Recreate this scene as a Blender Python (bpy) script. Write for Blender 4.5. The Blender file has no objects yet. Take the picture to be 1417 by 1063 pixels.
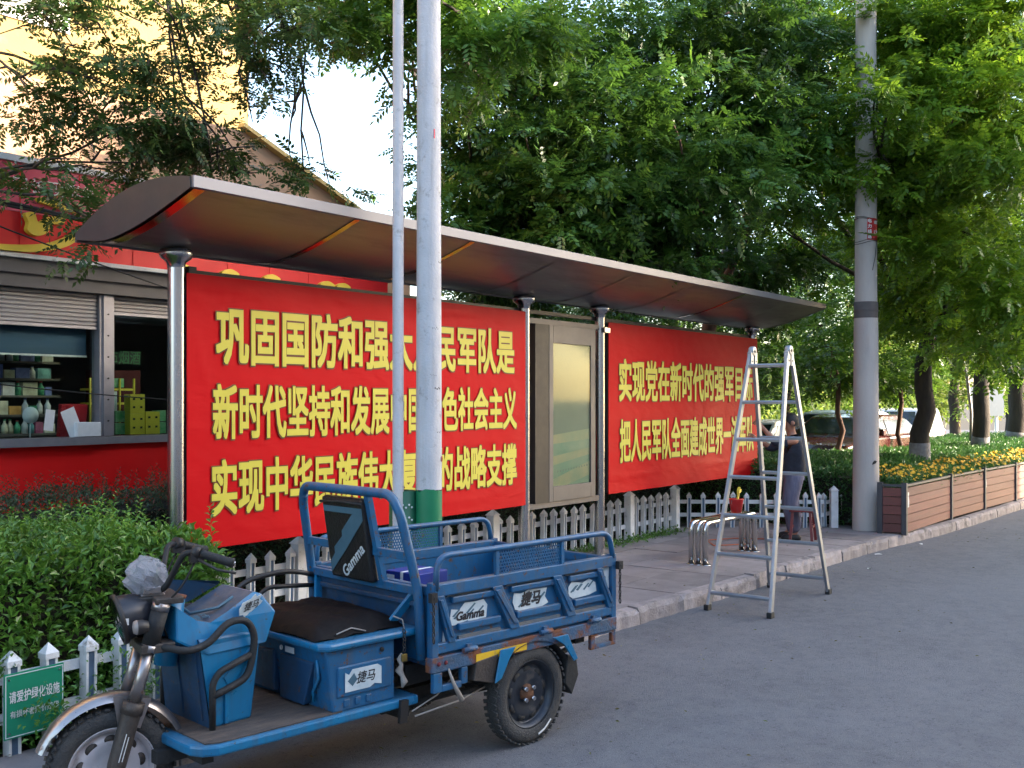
import bpy, bmesh, math, random
import numpy as np
from mathutils import Vector, Matrix, Euler
PI = math.pi
rnd = random.Random(7)
sc = bpy.context.scene
COL = sc.collection

# ------------------------------------------------------------------ camera, sky, sun, exposure
# the street runs along +x, the shelter stands behind it at y = 6.67, z is up
A_DIR = math.radians(36.72)
cam = bpy.data.cameras.new('camera')
cam_o = bpy.data.objects.new('camera', cam)
COL.objects.link(cam_o)
cam_o.location = (0, 0, 2.0)
cam_o.rotation_euler = (PI/2, 0, A_DIR - PI/2)
cam.sensor_width = 36.0
cam.lens = 36.0 * 1450 / 1417
cam.shift_y = 21.5 / 1417
cam.clip_start = 0.05
cam.clip_end = 3000
sc.camera = cam_o

SUN_EL, SUN_AZ = math.radians(17), math.radians(-54)     # direction towards the sun, seen in the street's own frame
w = bpy.data.worlds.new('World')
sc.world = w
w.use_nodes = True
wn = w.node_tree.nodes; wl = w.node_tree.links
wn.clear()
wo = wn.new('ShaderNodeOutputWorld'); wb = wn.new('ShaderNodeBackground'); sky = wn.new('ShaderNodeTexSky')
sky.sky_type = 'NISHITA'; sky.sun_disc = False
sky.sun_elevation = SUN_EL
sky.sun_rotation = math.radians(90) - SUN_AZ
sky.air_density = 1.0; sky.dust_density = 2.2; sky.ozone_density = 1.0
wb.inputs['Strength'].default_value = 0.15
wl.new(sky.outputs[0], wb.inputs[0]); wl.new(wb.outputs[0], wo.inputs[0])
sl = bpy.data.lights.new('sun', 'SUN'); sl.energy = 3.2; sl.angle = math.radians(0.5); sl.color = (1.0, 0.86, 0.66)
so = bpy.data.objects.new('sun', sl); COL.objects.link(so)
sd = Vector((math.cos(SUN_EL)*math.cos(SUN_AZ), math.cos(SUN_EL)*math.sin(SUN_AZ), math.sin(SUN_EL)))
so.rotation_euler = sd.to_track_quat('Z', 'Y').to_euler()
so.location = sd * 60
sc.view_settings.view_transform = 'Standard'
sc.view_settings.look = 'None'
sc.view_settings.gamma = 1.0
sc.view_settings.use_curve_mapping = False
sc.view_settings.exposure = 2.8
sc.cycles.max_bounces = 6
sc.cycles.diffuse_bounces = 3
sc.cycles.glossy_bounces = 3
sc.cycles.transparent_max_bounces = 8
sc.cycles.transmission_bounces = 4
sc.cycles.use_denoising = True
sc.cycles.sample_clamp_indirect = 6

# ------------------------------------------------------------------ materials
def nd(nt, t, **kw):
    n = nt.nodes.new(t)
    for k, v in kw.items(): setattr(n, k, v)
    return n
def mat(name, col, rough=0.6, metal=0.0, col2=None, scale=4.0, amt=0.5, bump=0.0, bscale=60.0, rvar=0.15, rand=0.0,
        dirt=None, dirt_scale=2.5, dirt_lo=0.55, dirt_hi=0.7, stretch=(1,1,1), spec=0.5, coat=0.0, dirt_rough=0.85, chips=None, streak=None, dust=None):
    m = bpy.data.materials.new(name); m.use_nodes = True
    nt = m.node_tree; nt.nodes.clear(); L = nt.links
    out = nd(nt, 'ShaderNodeOutputMaterial'); p = nd(nt, 'ShaderNodeBsdfPrincipled')
    L.new(p.outputs[0], out.inputs[0])
    tc = nd(nt, 'ShaderNodeTexCoord'); oi = nd(nt, 'ShaderNodeObjectInfo')
    mp = nd(nt, 'ShaderNodeMapping'); mp.inputs['Scale'].default_value = stretch
    ad = nd(nt, 'ShaderNodeVectorMath', operation='MULTIPLY_ADD')
    L.new(oi.outputs['Random'], ad.inputs[0]); ad.inputs[1].default_value = (37, 17, 53)
    L.new(tc.outputs['Object'], ad.inputs[2]); L.new(ad.outputs[0], mp.inputs[0])
    def noise(s, det=5, rough_=0.6):
        n = nd(nt, 'ShaderNodeTexNoise'); n.inputs['Scale'].default_value = s
        n.inputs['Detail'].default_value = det; n.inputs['Roughness'].default_value = rough_
        L.new(mp.outputs[0], n.inputs['Vector']); return n
    n1 = noise(scale)
    ramp = nd(nt, 'ShaderNodeMapRange'); ramp.inputs[1].default_value = 0.3; ramp.inputs[2].default_value = 0.7
    ramp.inputs[4].default_value = amt
    L.new(n1.outputs['Fac'], ramp.inputs[0])
    mx = nd(nt, 'ShaderNodeMix', data_type='RGBA')
    c2 = col2 if col2 else tuple(c*0.6 for c in col)
    mx.inputs[6].default_value = (*col, 1); mx.inputs[7].default_value = (*c2, 1)
    L.new(ramp.outputs[0], mx.inputs[0])
    last = mx.outputs[2]
    if rand:
        h = nd(nt, 'ShaderNodeHueSaturation')
        mr = nd(nt, 'ShaderNodeMapRange'); mr.inputs[3].default_value = 1-rand; mr.inputs[4].default_value = 1+rand
        L.new(oi.outputs['Random'], mr.inputs[0]); L.new(mr.outputs[0], h.inputs['Value']); L.new(last, h.inputs['Color'])
        last = h.outputs[0]
    n2 = noise(scale*3.3)
    rr = nd(nt, 'ShaderNodeMapRange'); rr.inputs[3].default_value = max(0.02, rough-rvar); rr.inputs[4].default_value = min(1, rough+rvar)
    L.new(n2.outputs['Fac'], rr.inputs[0]); rlast = rr.outputs[0]
    if dirt:
        n3 = noise(dirt_scale, 8, 0.7)
        dr = nd(nt, 'ShaderNodeMapRange'); dr.inputs[1].default_value = dirt_lo; dr.inputs[2].default_value = dirt_hi
        L.new(n3.outputs['Fac'], dr.inputs[0])
        m2 = nd(nt, 'ShaderNodeMix', data_type='RGBA'); m2.inputs[7].default_value = (*dirt, 1)
        L.new(dr.outputs[0], m2.inputs[0]); L.new(last, m2.inputs[6]); last = m2.outputs[2]
        m3 = nd(nt, 'ShaderNodeMix'); m3.inputs[3].default_value = dirt_rough
        L.new(dr.outputs[0], m3.inputs[0]); L.new(rlast, m3.inputs[2]); rlast = m3.outputs[0]
        if metal:
            mm = nd(nt, 'ShaderNodeMapRange'); mm.inputs[3].default_value = metal; mm.inputs[4].default_value = metal*0.3
            L.new(dr.outputs[0], mm.inputs[0]); L.new(mm.outputs[0], p.inputs['Metallic'])
    if metal and not dirt: p.inputs['Metallic'].default_value = metal
    if streak:      # grime that has run down: (colour, strength)
        ms = nd(nt, 'ShaderNodeMapping'); ms.inputs['Scale'].default_value = (26, 26, 1.6); L.new(ad.outputs[0], ms.inputs[0])
        n4 = nd(nt, 'ShaderNodeTexNoise'); n4.inputs['Scale'].default_value = 1.0; n4.inputs['Detail'].default_value = 5; L.new(ms.outputs[0], n4.inputs['Vector'])
        sr = nd(nt, 'ShaderNodeMapRange'); sr.inputs[1].default_value = 0.5; sr.inputs[2].default_value = 0.8; sr.inputs[4].default_value = streak[1]
        L.new(n4.outputs['Fac'], sr.inputs[0])
        m4 = nd(nt, 'ShaderNodeMix', data_type='RGBA'); m4.inputs[7].default_value = (*streak[0], 1)
        L.new(sr.outputs[0], m4.inputs[0]); L.new(last, m4.inputs[6]); last = m4.outputs[2]
    if chips:       # small chipped spots: (colour, scale, lo, hi)
        n5 = noise(chips[1], 9, 0.75)
        cr_ = nd(nt, 'ShaderNodeMapRange'); cr_.inputs[1].default_value = chips[2]; cr_.inputs[2].default_value = chips[3]
        L.new(n5.outputs['Fac'], cr_.inputs[0])
        m5 = nd(nt, 'ShaderNodeMix', data_type='RGBA'); m5.inputs[7].default_value = (*chips[0], 1)
        L.new(cr_.outputs[0], m5.inputs[0]); L.new(last, m5.inputs[6]); last = m5.outputs[2]
    if dust:        # dust that has settled on faces that point up: (colour, strength)
        ge = nd(nt, 'ShaderNodeNewGeometry'); sx = nd(nt, 'ShaderNodeSeparateXYZ'); L.new(ge.outputs['True Normal'], sx.inputs[0])
        n6 = noise(9, 6); dm = nd(nt, 'ShaderNodeMapRange'); dm.inputs[1].default_value = 0.55; dm.inputs[2].default_value = 0.95; dm.inputs[4].default_value = dust[1]
        L.new(sx.outputs[2], dm.inputs[0])
        mm_ = nd(nt, 'ShaderNodeMath', operation='MULTIPLY'); mm_.use_clamp = True
        mr_ = nd(nt, 'ShaderNodeMapRange'); mr_.inputs[1].default_value = 0.3; mr_.inputs[2].default_value = 0.65; L.new(n6.outputs['Fac'], mr_.inputs[0])
        L.new(dm.outputs[0], mm_.inputs[0]); L.new(mr_.outputs[0], mm_.inputs[1])
        m6 = nd(nt, 'ShaderNodeMix', data_type='RGBA'); m6.inputs[7].default_value = (*dust[0], 1)
        L.new(mm_.outputs[0], m6.inputs[0]); L.new(last, m6.inputs[6]); last = m6.outputs[2]
    L.new(last, p.inputs['Base Color']); L.new(rlast, p.inputs['Roughness'])
    p.inputs['Specular IOR Level'].default_value = spec
    p.inputs['Coat Weight'].default_value = coat
    if bump:
        nb = noise(bscale, 4)
        b = nd(nt, 'ShaderNodeBump'); b.inputs['Strength'].default_value = bump; b.inputs['Distance'].default_value = 0.01
        L.new(nb.outputs['Fac'], b.inputs['Height']); L.new(b.outputs[0], p.inputs['Normal'])
    return m
def leafmat(name, c1, c2, c3=None, trans=0.35, rough=0.45, nscale=0.7):
    m = bpy.data.materials.new(name); m.use_nodes = True
    nt = m.node_tree; nt.nodes.clear(); L = nt.links
    out = nd(nt, 'ShaderNodeOutputMaterial'); p = nd(nt, 'ShaderNodeBsdfPrincipled'); t = nd(nt, 'ShaderNodeBsdfTranslucent')
    g = nd(nt, 'ShaderNodeNewGeometry'); tc = nd(nt, 'ShaderNodeTexCoord')
    r = nd(nt, 'ShaderNodeValToRGB'); e = r.color_ramp.elements
    e[0].color = (*c1, 1); e[1].color = (*c2, 1)
    if c3:
        e2 = r.color_ramp.elements.new(0.93); e2.color = (*c2, 1); e[-1].position = 1.0; e[-1].color = (*c3, 1)
    L.new(g.outputs['Random Per Island'], r.inputs[0])
    n = nd(nt, 'ShaderNodeTexNoise'); n.inputs['Scale'].default_value = nscale; n.inputs['Detail'].default_value = 3
    L.new(tc.outputs['Object'], n.inputs['Vector'])
    h = nd(nt, 'ShaderNodeHueSaturation'); mr = nd(nt, 'ShaderNodeMapRange')
    mr.inputs[1].default_value = 0.3; mr.inputs[2].default_value = 0.7; mr.inputs[3].default_value = 0.7; mr.inputs[4].default_value = 1.35
    L.new(n.outputs['Fac'], mr.inputs[0]); L.new(mr.outputs[0], h.inputs['Value']); L.new(r.outputs[0], h.inputs['Color'])
    L.new(h.outputs[0], p.inputs['Base Color']); p.inputs['Roughness'].default_value = rough
    h2 = nd(nt, 'ShaderNodeHueSaturation'); h2.inputs['Value'].default_value = 1.5; h2.inputs['Hue'].default_value = 0.485
    L.new(h.outputs[0], h2.inputs['Color']); L.new(h2.outputs[0], t.inputs['Color'])
    mx = nd(nt, 'ShaderNodeMixShader'); mx.inputs[0].default_value = trans
    L.new(p.outputs[0], mx.inputs[1]); L.new(t.outputs[0], mx.inputs[2]); L.new(mx.outputs[0], out.inputs[0])
    return m
def glassmat(name, tint=(0.9,0.95,0.93), f=0.12):
    m = bpy.data.materials.new(name); m.use_nodes = True
    nt = m.node_tree; nt.nodes.clear(); L = nt.links
    out = nd(nt, 'ShaderNodeOutputMaterial'); a = nd(nt, 'ShaderNodeBsdfTransparent'); b = nd(nt, 'ShaderNodeBsdfGlossy')
    a.inputs[0].default_value = (*tint, 1); b.inputs['Roughness'].default_value = 0.05
    fr = nd(nt, 'ShaderNodeLayerWeight'); fr.inputs[0].default_value = 0.12; ad = nd(nt, 'ShaderNodeMath', operation='MULTIPLY_ADD'); ad.inputs[1].default_value = 0.5; ad.inputs[2].default_value = f; ad.use_clamp = True
    L.new(fr.outputs['Fresnel'], ad.inputs[0])
    mx = nd(nt, 'ShaderNodeMixShader'); L.new(ad.outputs[0], mx.inputs[0]); L.new(a.outputs[0], mx.inputs[1]); L.new(b.outputs[0], mx.inputs[2])
    L.new(mx.outputs[0], out.inputs[0]); return m

# ------------------------------------------------------------------ mesh helpers
class MB:
    """collects shapes, builds ONE mesh object"""
    def __init__(s): s.v = []; s.f = []; s.sm = []; s.mi = []; s.mats = []; s.cur = 0
    def use(s, m):
        if m not in s.mats: s.mats.append(m)
        s.cur = s.mats.index(m); return s
    def add(s, vs, fs, smooth=False):
        o = len(s.v); s.v += [tuple(v) for v in vs]
        for f in fs: s.f.append([i+o for i in f]); s.sm.append(smooth); s.mi.append(s.cur)
        return s
    def box(s, x0, x1, y0, y1, z0, z1, M=None):
        vs = [(x0,y0,z0),(x1,y0,z0),(x1,y1,z0),(x0,y1,z0),(x0,y0,z1),(x1,y0,z1),(x1,y1,z1),(x0,y1,z1)]
        if M is not None: vs = [M @ Vector(v) for v in vs]
        return s.add(vs, [(0,3,2,1),(4,5,6,7),(0,1,5,4),(1,2,6,5),(2,3,7,6),(3,0,4,7)])
    def beam(s, a, b, w_, h_, up=(0,0,1)):
        a = Vector(a); b = Vector(b); d = (b-a).normalized(); u = Vector(up)
        x = d.cross(u)
        if x.length < 1e-4: x = d.cross(Vector((1,0,0)))
        x.normalize(); z = x.cross(d)
        vs = []
        for p in (a, b):
            for sx, sz in ((-1,-1),(1,-1),(1,1),(-1,1)): vs.append(p + x*sx*w_/2 + z*sz*h_/2)
        return s.add(vs, [(0,1,2,3),(7,6,5,4),(0,4,5,1),(1,5,6,2),(2,6,7,3),(3,7,4,0)])
    def tube(s, pts, r, seg=10, closed=False, cap=True, flat=1.0):
        P = [Vector(p) for p in pts]; n = len(P)
        R = r if isinstance(r, (list, tuple)) else [r]*n
        T = []
        for i in range(n):
            if closed: t = P[(i+1) % n] - P[i-1]
            else: t = P[min(i+1, n-1)] - P[max(i-1, 0)]
            T.append(t.normalized())
        u = T[0].cross(Vector((0,0,1)))
        if u.length < 0.05: u = T[0].cross(Vector((1,0,0)))
        u.normalize(); vs = []
        for i in range(n):
            u = (u - T[i]*u.dot(T[i])).normalized(); w2 = T[i].cross(u)
            for k in range(seg):
                a = 2*PI*k/seg
                vs.append(P[i] + u*math.cos(a)*R[i] + w2*math.sin(a)*R[i]*flat)
        fs = []
        for i in range(n if closed else n-1):
            j = (i+1) % n
            for k in range(seg):
                k2 = (k+1) % seg
                fs.append((i*seg+k, i*seg+k2, j*seg+k2, j*seg+k))
        s.add(vs, fs, True)
        if cap and not closed:
            o = len(s.v) - n*seg
            s.f.append([o+k for k in reversed(range(seg))]); s.sm.append(False); s.mi.append(s.cur)
            s.f.append([o+(n-1)*seg+k for k in range(seg)]); s.sm.append(False); s.mi.append(s.cur)
        return s
    def cyl(s, a, b, r, r2=None, seg=16): return s.tube([a, b], [r, r if r2 is None else r2], seg)
    def lathe(s, prof, M=None, seg=32, smooth=True):
        """prof: (radius, height) pairs about local z"""
        vs = []; n = len(prof)
        for r, z in prof:
            for k in range(seg):
                a = 2*PI*k/seg; v = Vector((r*math.cos(a), r*math.sin(a), z))
                vs.append(M @ v if M is not None else v)
        fs = []
        for i in range(n-1):
            for k in range(seg):
                k2 = (k+1) % seg
                fs.append((i*seg+k, i*seg+k2, (i+1)*seg+k2, (i+1)*seg+k))
        return s.add(vs, fs, smooth)
    def prism(s, poly, a, b, axis='y', M=None):
        """poly in the two other axes (cyclic order kept), extruded from a to b"""
        def pt(p, t):
            v = {'x': (t, p[0], p[1]), 'y': (p[0], t, p[1]), 'z': (p[0], p[1], t)}[axis]
            return M @ Vector(v) if M is not None else v
        n = len(poly)
        vs = [pt(p, a) for p in poly] + [pt(p, b) for p in poly]
        fs = [list(range(n)), list(reversed(range(n, 2*n)))] + [(i, (i+1) % n + 0, (i+1) % n + n, i+n) for i in range(n)]
        return s.add(vs, fs)
    def mesh(s, name):
        me = bpy.data.meshes.new(name)
        me.from_pydata(s.v, [], s.f)
        me.polygons.foreach_set('use_smooth', s.sm)
        for m in s.mats: me.materials.append(m)
        if s.mats: me.polygons.foreach_set('material_index', s.mi)
        bm = bmesh.new(); bm.from_mesh(me); bmesh.ops.recalc_face_normals(bm, faces=bm.faces); bm.to_mesh(me); bm.free()
        me.update(); return me
    def build(s, name, m=None, parent=None, bev=0.0, seg=2):
        if m is not None and not s.mats: s.mats = [m]
        o = bpy.data.objects.new(name, s.mesh(name)); COL.objects.link(o)
        if parent is not None: o.parent = parent
        if bev:
            b = o.modifiers.new('bevel', 'BEVEL'); b.width = bev; b.segments = seg; b.limit_method = 'ANGLE'; b.angle_limit = 0.6
            b.harden_normals = False
        return o
def link_mesh(name, me, parent=None, loc=(0,0,0), rot=(0,0,0), scale=(1,1,1)):
    o = bpy.data.objects.new(name, me); COL.objects.link(o); o.location = loc; o.rotation_euler = rot; o.scale = scale
    if parent is not None: o.parent = parent
    return o
def tag(o, label, cat, group=None):
    o['label'] = label; o['category'] = cat
    if group: o['group'] = group
    return o
def thing(name, label, cat, loc=(0,0,0), rz=0.0, group=None):
    o = bpy.data.objects.new(name, None); COL.objects.link(o); o.location = loc; o.rotation_euler = (0,0,rz)
    o.empty_display_size = 0.2
    return tag(o, label, cat, group)
def struct(o): o['kind'] = 'structure'; return o
def stuff(o): o['kind'] = 'stuff'; return o
def empty(name, parent=None, loc=(0,0,0)):
    o = bpy.data.objects.new(name, None); COL.objects.link(o); o.location = loc
    if parent is not None: o.parent = parent
    return o
def arc(pts, r, n=5):
    """polyline with rounded corners"""
    P = [Vector(p) for p in pts]; out = [P[0]]
    for i in range(1, len(P)-1):
        a, b, c = P[i-1], P[i], P[i+1]
        rr = min(r, (a-b).length*0.49, (c-b).length*0.49)
        p0 = b + (a-b).normalized()*rr; p1 = b + (c-b).normalized()*rr
        for k in range(n+1):
            t = k/n; out.append(p0*(1-t)**2 + b*2*t*(1-t) + p1*t*t)
    out.append(P[-1]); return out

def text(name, s, width, height, m, parent, loc, rot=(PI/2,0,0), offset=0.0, shear=0.0, ext=0.0, space=1.0):
    """flat lettering; strokes are fattened by stacking shifted copies a hair apart"""
    cu = bpy.data.curves.new(name, 'FONT'); cu.body = s; cu.size = 1.0; cu.shear = shear
    cu.resolution_u = 3; cu.space_character = space
    t = bpy.data.objects.new(name, cu); COL.objects.link(t)
    dg = bpy.context.evaluated_depsgraph_get(); dg.update()
    me = bpy.data.meshes.new_from_object(t.evaluated_get(dg))
    bpy.data.objects.remove(t); bpy.data.curves.remove(cu)
    n = len(me.vertices); co = np.empty(n*3, 'f'); me.vertices.foreach_get('co', co); co = co.reshape(-1, 3)
    polys = [list(p.vertices) for p in me.polygons]
    bpy.data.meshes.remove(me)
    lo, hi = co.min(0), co.max(0)
    r = abs(offset)
    offs = [(0,0)] if r < 1e-4 else [(0,0),(r,r),(-r,r),(r,-r),(-r,-r),(r,0),(-r,0),(0,r),(0,-r)]
    V = []; F = []
    for q, (dx, dy) in enumerate(offs):
        c = co.copy()
        c[:, 0] = ((c[:, 0]+dx-lo[0]+r)/(hi[0]-lo[0]+2*r)-0.5)*width
        c[:, 1] = ((c[:, 1]+dy-lo[1]+r)/(hi[1]-lo[1]+2*r)-0.5)*height
        c[:, 2] = ext - 0.00012*q
        b = q*n; V.append(c); F += [[i+b for i in p] for p in polys]
    V = np.concatenate(V)
    me = bpy.data.meshes.new(name); me.from_pydata(V.tolist(), [], F); me.materials.append(m); me.update()
    return link_mesh(name, me, parent, loc, rot)

# ------------------------------------------------------------------ foliage
rng = np.random.default_rng(11)
def tmpl_pinnate(n=9, L=1.0, lw=0.075, ll=0.24, droop=0.14):
    vs = []
    for i in range(n):
        t = 0.18 + 0.82*(i//2 + 1)/((n+1)//2)
        side = 0 if i == n-1 else (1 if i % 2 else -1)
        ang = math.radians(62)*side; x0, z0 = t*L, -droop*t*t*L
        dx, dy = math.cos(ang), math.sin(ang); px, py = -dy, dx
        up = 0.25 if i % 3 == 0 else -0.15
        base = (x0, 0, z0); mid = (x0+dx*ll*0.45, dy*ll*0.45, z0+up*0.1)
        tip = (x0+dx*ll, dy*ll, z0-0.05+up*0.1)
        vs += [base, (mid[0]+px*lw, mid[1]+py*lw, mid[2]+0.02), tip, (mid[0]-px*lw, mid[1]-py*lw, mid[2]-0.02)]
    return np.array(vs, 'f')
def tmpl_leaf(lw=0.22, fold=0.1, curl=0.2):
    return np.array([(0,0,0),(0.5,lw,fold),(1,0,-curl),(0.5,0,-0.02), (0,0,0),(0.5,0,-0.02),(1,0,-curl),(0.5,-lw,fold)], 'f')
def rotations(d, roll=None):
    """matrices with x axis along d (n,3), random roll"""
    n = len(d); d = d/np.linalg.norm(d, axis=1, keepdims=True)
    up = np.tile(np.array([[0,0,1.0]]), (n,1)) + rng.normal(0, 0.45, (n,3))
    y = np.cross(up, d); y /= np.linalg.norm(y, axis=1, keepdims=True)+1e-9
    z = np.cross(d, y)
    return np.stack([d, y, z], axis=2)
def leaf_mesh(name, tm, pos, dirs, size, m):
    n = len(pos); R = rotations(dirs)
    V = np.einsum('nij,kj->nki', R, tm) * size[:, None, None] + pos[:, None, :]
    V = V.reshape(-1, 3).astype('f'); nq = len(V)//4
    me = bpy.data.meshes.new(name)
    me.vertices.add(len(V)); me.vertices.foreach_set('co', V.ravel())
    me.loops.add(nq*4); me.loops.foreach_set('vertex_index', np.arange(nq*4, dtype='i'))
    me.polygons.add(nq); me.polygons.foreach_set('loop_start', np.arange(0, nq*4, 4, dtype='i'))
    try: me.polygons.foreach_set('loop_total', np.full(nq, 4, dtype='i'))
    except Exception: pass
    me.update(calc_edges=True); me.materials.append(m)
    return me
def unit(n):
    v = rng.normal(0, 1, (n,3)); return v/np.linalg.norm(v, axis=1, keepdims=True)
def crown_points(clumps, per=9, twig=0.42, droop=0.18, fill=0.42):
    P = []; D = []
    for c, r, nt_ in clumps:
        u = unit(nt_); rad = rng.random(nt_)**fill
        c = np.array(c); r = np.array(r)
        ns_ = max(3, nt_//11)                    # flat sprays, with gaps between them
        su = unit(ns_); sb_ = su*r*(rng.random(ns_)**fill)[:, None]*1.05
        pick = rng.integers(0, ns_, nt_)
        base = c + sb_[pick] + rng.normal(0, 1, (nt_,3))*np.array([0.34,0.34,0.10])*min(1.3, max(0.5, r.mean()/0.9))
        u = su[pick]*0.6 + rng.normal(0,0.5,(nt_,3)); u /= np.linalg.norm(u, axis=1, keepdims=True)
        td = u*np.array([0.9,0.9,0.35]) + rng.normal(0, 0.45, (nt_,3))*np.array([1,1,0.6]); td[:, 2] -= droop
        td /= np.linalg.norm(td, axis=1, keepdims=True)
        for k in range(per):
            t = (k+0.5)/per
            side = rng.normal(0, 1, (nt_,3)); side /= np.linalg.norm(side, axis=1, keepdims=True)
            P.append(base + td*t*twig*(0.7+0.6*rng.random((nt_,1))))
            D.append(td*(0.3+0.6*t) + side*0.8*np.array([1,1,0.45]) + np.array([0,0,-0.02]))
    return np.concatenate(P), np.concatenate(D)
# ------------------------------------------------------------------ shared materials
M_asphalt = mat('asphalt', (0.130,0.128,0.142), 0.85, col2=(0.088,0.086,0.097), scale=0.6, amt=1.0, bump=1.0, bscale=130, dirt=(0.24,0.235,0.24), dirt_scale=50, dirt_lo=0.60, dirt_hi=0.68, chips=((0.045,0.043,0.048), 42, 0.54, 0.62), dust=((0.18,0.175,0.175), 0.45))
M_slab = mat('paving slab', (0.27,0.235,0.232), 0.85, col2=(0.18,0.155,0.152), scale=3.0, amt=0.9, bump=0.5, bscale=120, rand=0.16, dirt=(0.075,0.065,0.06), dirt_scale=1.7, dirt_lo=0.58, dirt_hi=0.78)
M_kerb = mat('kerb concrete', (0.36,0.31,0.30), 0.9, col2=(0.20,0.17,0.165), scale=7, amt=0.9, bump=1.0, bscale=50, rand=0.15, dirt=(0.08,0.07,0.065), dirt_scale=4)
M_soil = mat('soil', (0.055,0.042,0.03), 0.95, scale=3, amt=0.9, bump=0.8, bscale=30)
M_joint = mat('joint sand', (0.06,0.05,0.045), 0.95, bump=0.5, bscale=80)
M_steel = mat('brushed steel', (0.52,0.51,0.52), 0.26, 1.0, col2=(0.38,0.37,0.38), scale=3, amt=0.7, stretch=(1,1,0.15), dirt=(0.16,0.13,0.11), dirt_scale=5, dirt_lo=0.62, dirt_hi=0.8, rvar=0.08)
M_steel_dull = mat('weathered steel', (0.26,0.245,0.25), 0.5, 0.75, col2=(0.24,0.23,0.24), scale=2, amt=0.8, dirt=(0.12,0.10,0.09), dirt_scale=3, dirt_lo=0.55, dirt_hi=0.8)
M_soffit = mat('stained steel soffit', (0.27,0.27,0.29), 0.38, 0.8, col2=(0.185,0.185,0.20), scale=1.1, amt=0.9, stretch=(0.35,1.6,1), rvar=0.1, dirt=(0.09,0.08,0.078), dirt_scale=1.5, dirt_lo=0.5, dirt_hi=0.8, dirt_rough=0.5)
M_fascia = mat('clean brushed fascia', (0.21,0.21,0.235), 0.5, 0.6, scale=1.5, amt=0.35, col2=(0.21,0.21,0.23), stretch=(0.2,1,1), rvar=0.06)
M_endcap = mat('dull end plate', (0.060,0.058,0.062), 0.55, 0.3, scale=1.5, amt=0.6)
M_seam = mat('polished seam strip', (0.50,0.33,0.22), 0.16, 1.0, scale=3, amt=0.3, rvar=0.05)  # amber base colour stands in for orange reflected by polished steel
M_black = mat('black rubber', (0.012,0.012,0.013), 0.7, scale=20, amt=0.5, bump=0.3)
M_dark = mat('dark frame metal', (0.035,0.033,0.033), 0.5, 0.4, scale=4, bump=0.1)
M_white = mat('chalky white paint', (0.74,0.74,0.74), 0.6, col2=(0.50,0.49,0.47), scale=8, amt=0.6, bump=0.3, bscale=90, rand=0.08, dirt=(0.22,0.19,0.15), dirt_scale=9, dirt_lo=0.6, dirt_hi=0.74)
M_bluegrey = mat('blue grey web shade', (0.10,0.17,0.27), 0.6, col2=(0.05,0.08,0.13), scale=10, amt=0.8, rand=0.15)

# ------------------------------------------------------------------ ground, road, pavement
KP = [(-12,5.35),(-3,5.15),(2,4.93),(5,4.82),(7.1,4.72),(9.3,4.6),(11,4.53),(13.1,4.44),(14.2,4.38),(16.3,4.14),(21,3.96),(30,3.7),(70,2.6)]
def kerb_y(s_):
    for (a, ya), (b, yb) in zip(KP, KP[1:]):
        if s_ <= b: return ya + (yb-ya)*(s_-a)/(b-a)
    return KP[-1][1]
g = MB().use(M_soil).add([(-900,-900,-0.03),(900,-900,-0.03),(900,900,-0.03),(-900,900,-0.03)], [(0,1,2,3)])
struct(g.build('ground'))
g = MB().use(M_asphalt)
xs = [-60,-12,-3,2,5,7.1,9.3,11,13.1,14.2,16.3,21,30,70,120]
vs = []
for x in xs: vs += [(x,-8.5,0.0),(x,kerb_y(max(-12,min(70,x)))+0.04,0.0)]
g.add(vs, [(2*i,2*i+2,2*i+3,2*i+1) for i in range(len(xs)-1)])
struct(g.build('road'))
struct(MB().use(M_slab).box(-60,120,-13,-8.5,-0.02,0.13).build('far_pavement'))
g = MB().use(M_soil)
vs = []
for x in xs[:-1]: vs += [(x,kerb_y(max(-12,x))+0.10,0.075),(x,60,0.075)]
g.add(vs, [(2*i,2*i+2,2*i+3,2*i+1) for i in range(len(xs)-2)])
struct(g.build('planting_bed'))
struct(MB().use(M_asphalt).add([(17.5,9.6,0.085),(70,7.6,0.085),(70,24,0.085),(17.5,24,0.085)], [(0,1,2,3)]).build('parking_ground'))
pave = empty('pavement'); struct(pave)
g = MB().use(M_joint)
gx = [-6,-3,2,5,7,9,11,13,14.2,15.2]
vs = []
for x in gx: vs += [(x,kerb_y(x)+0.08,0.118),(x,7.3,0.118)]
g.add(vs, [(2*i,2*i+2,2*i+3,2*i+1) for i in range(len(gx)-1)])
b_ = g.build('joint_bed', parent=pave)
SL = 0.6
slab_me = MB().use(M_slab).box(-SL/2+0.004, SL/2-0.004, -SL/2+0.004, SL/2-0.004, -0.03, 0).mesh('paving_slab')
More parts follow.
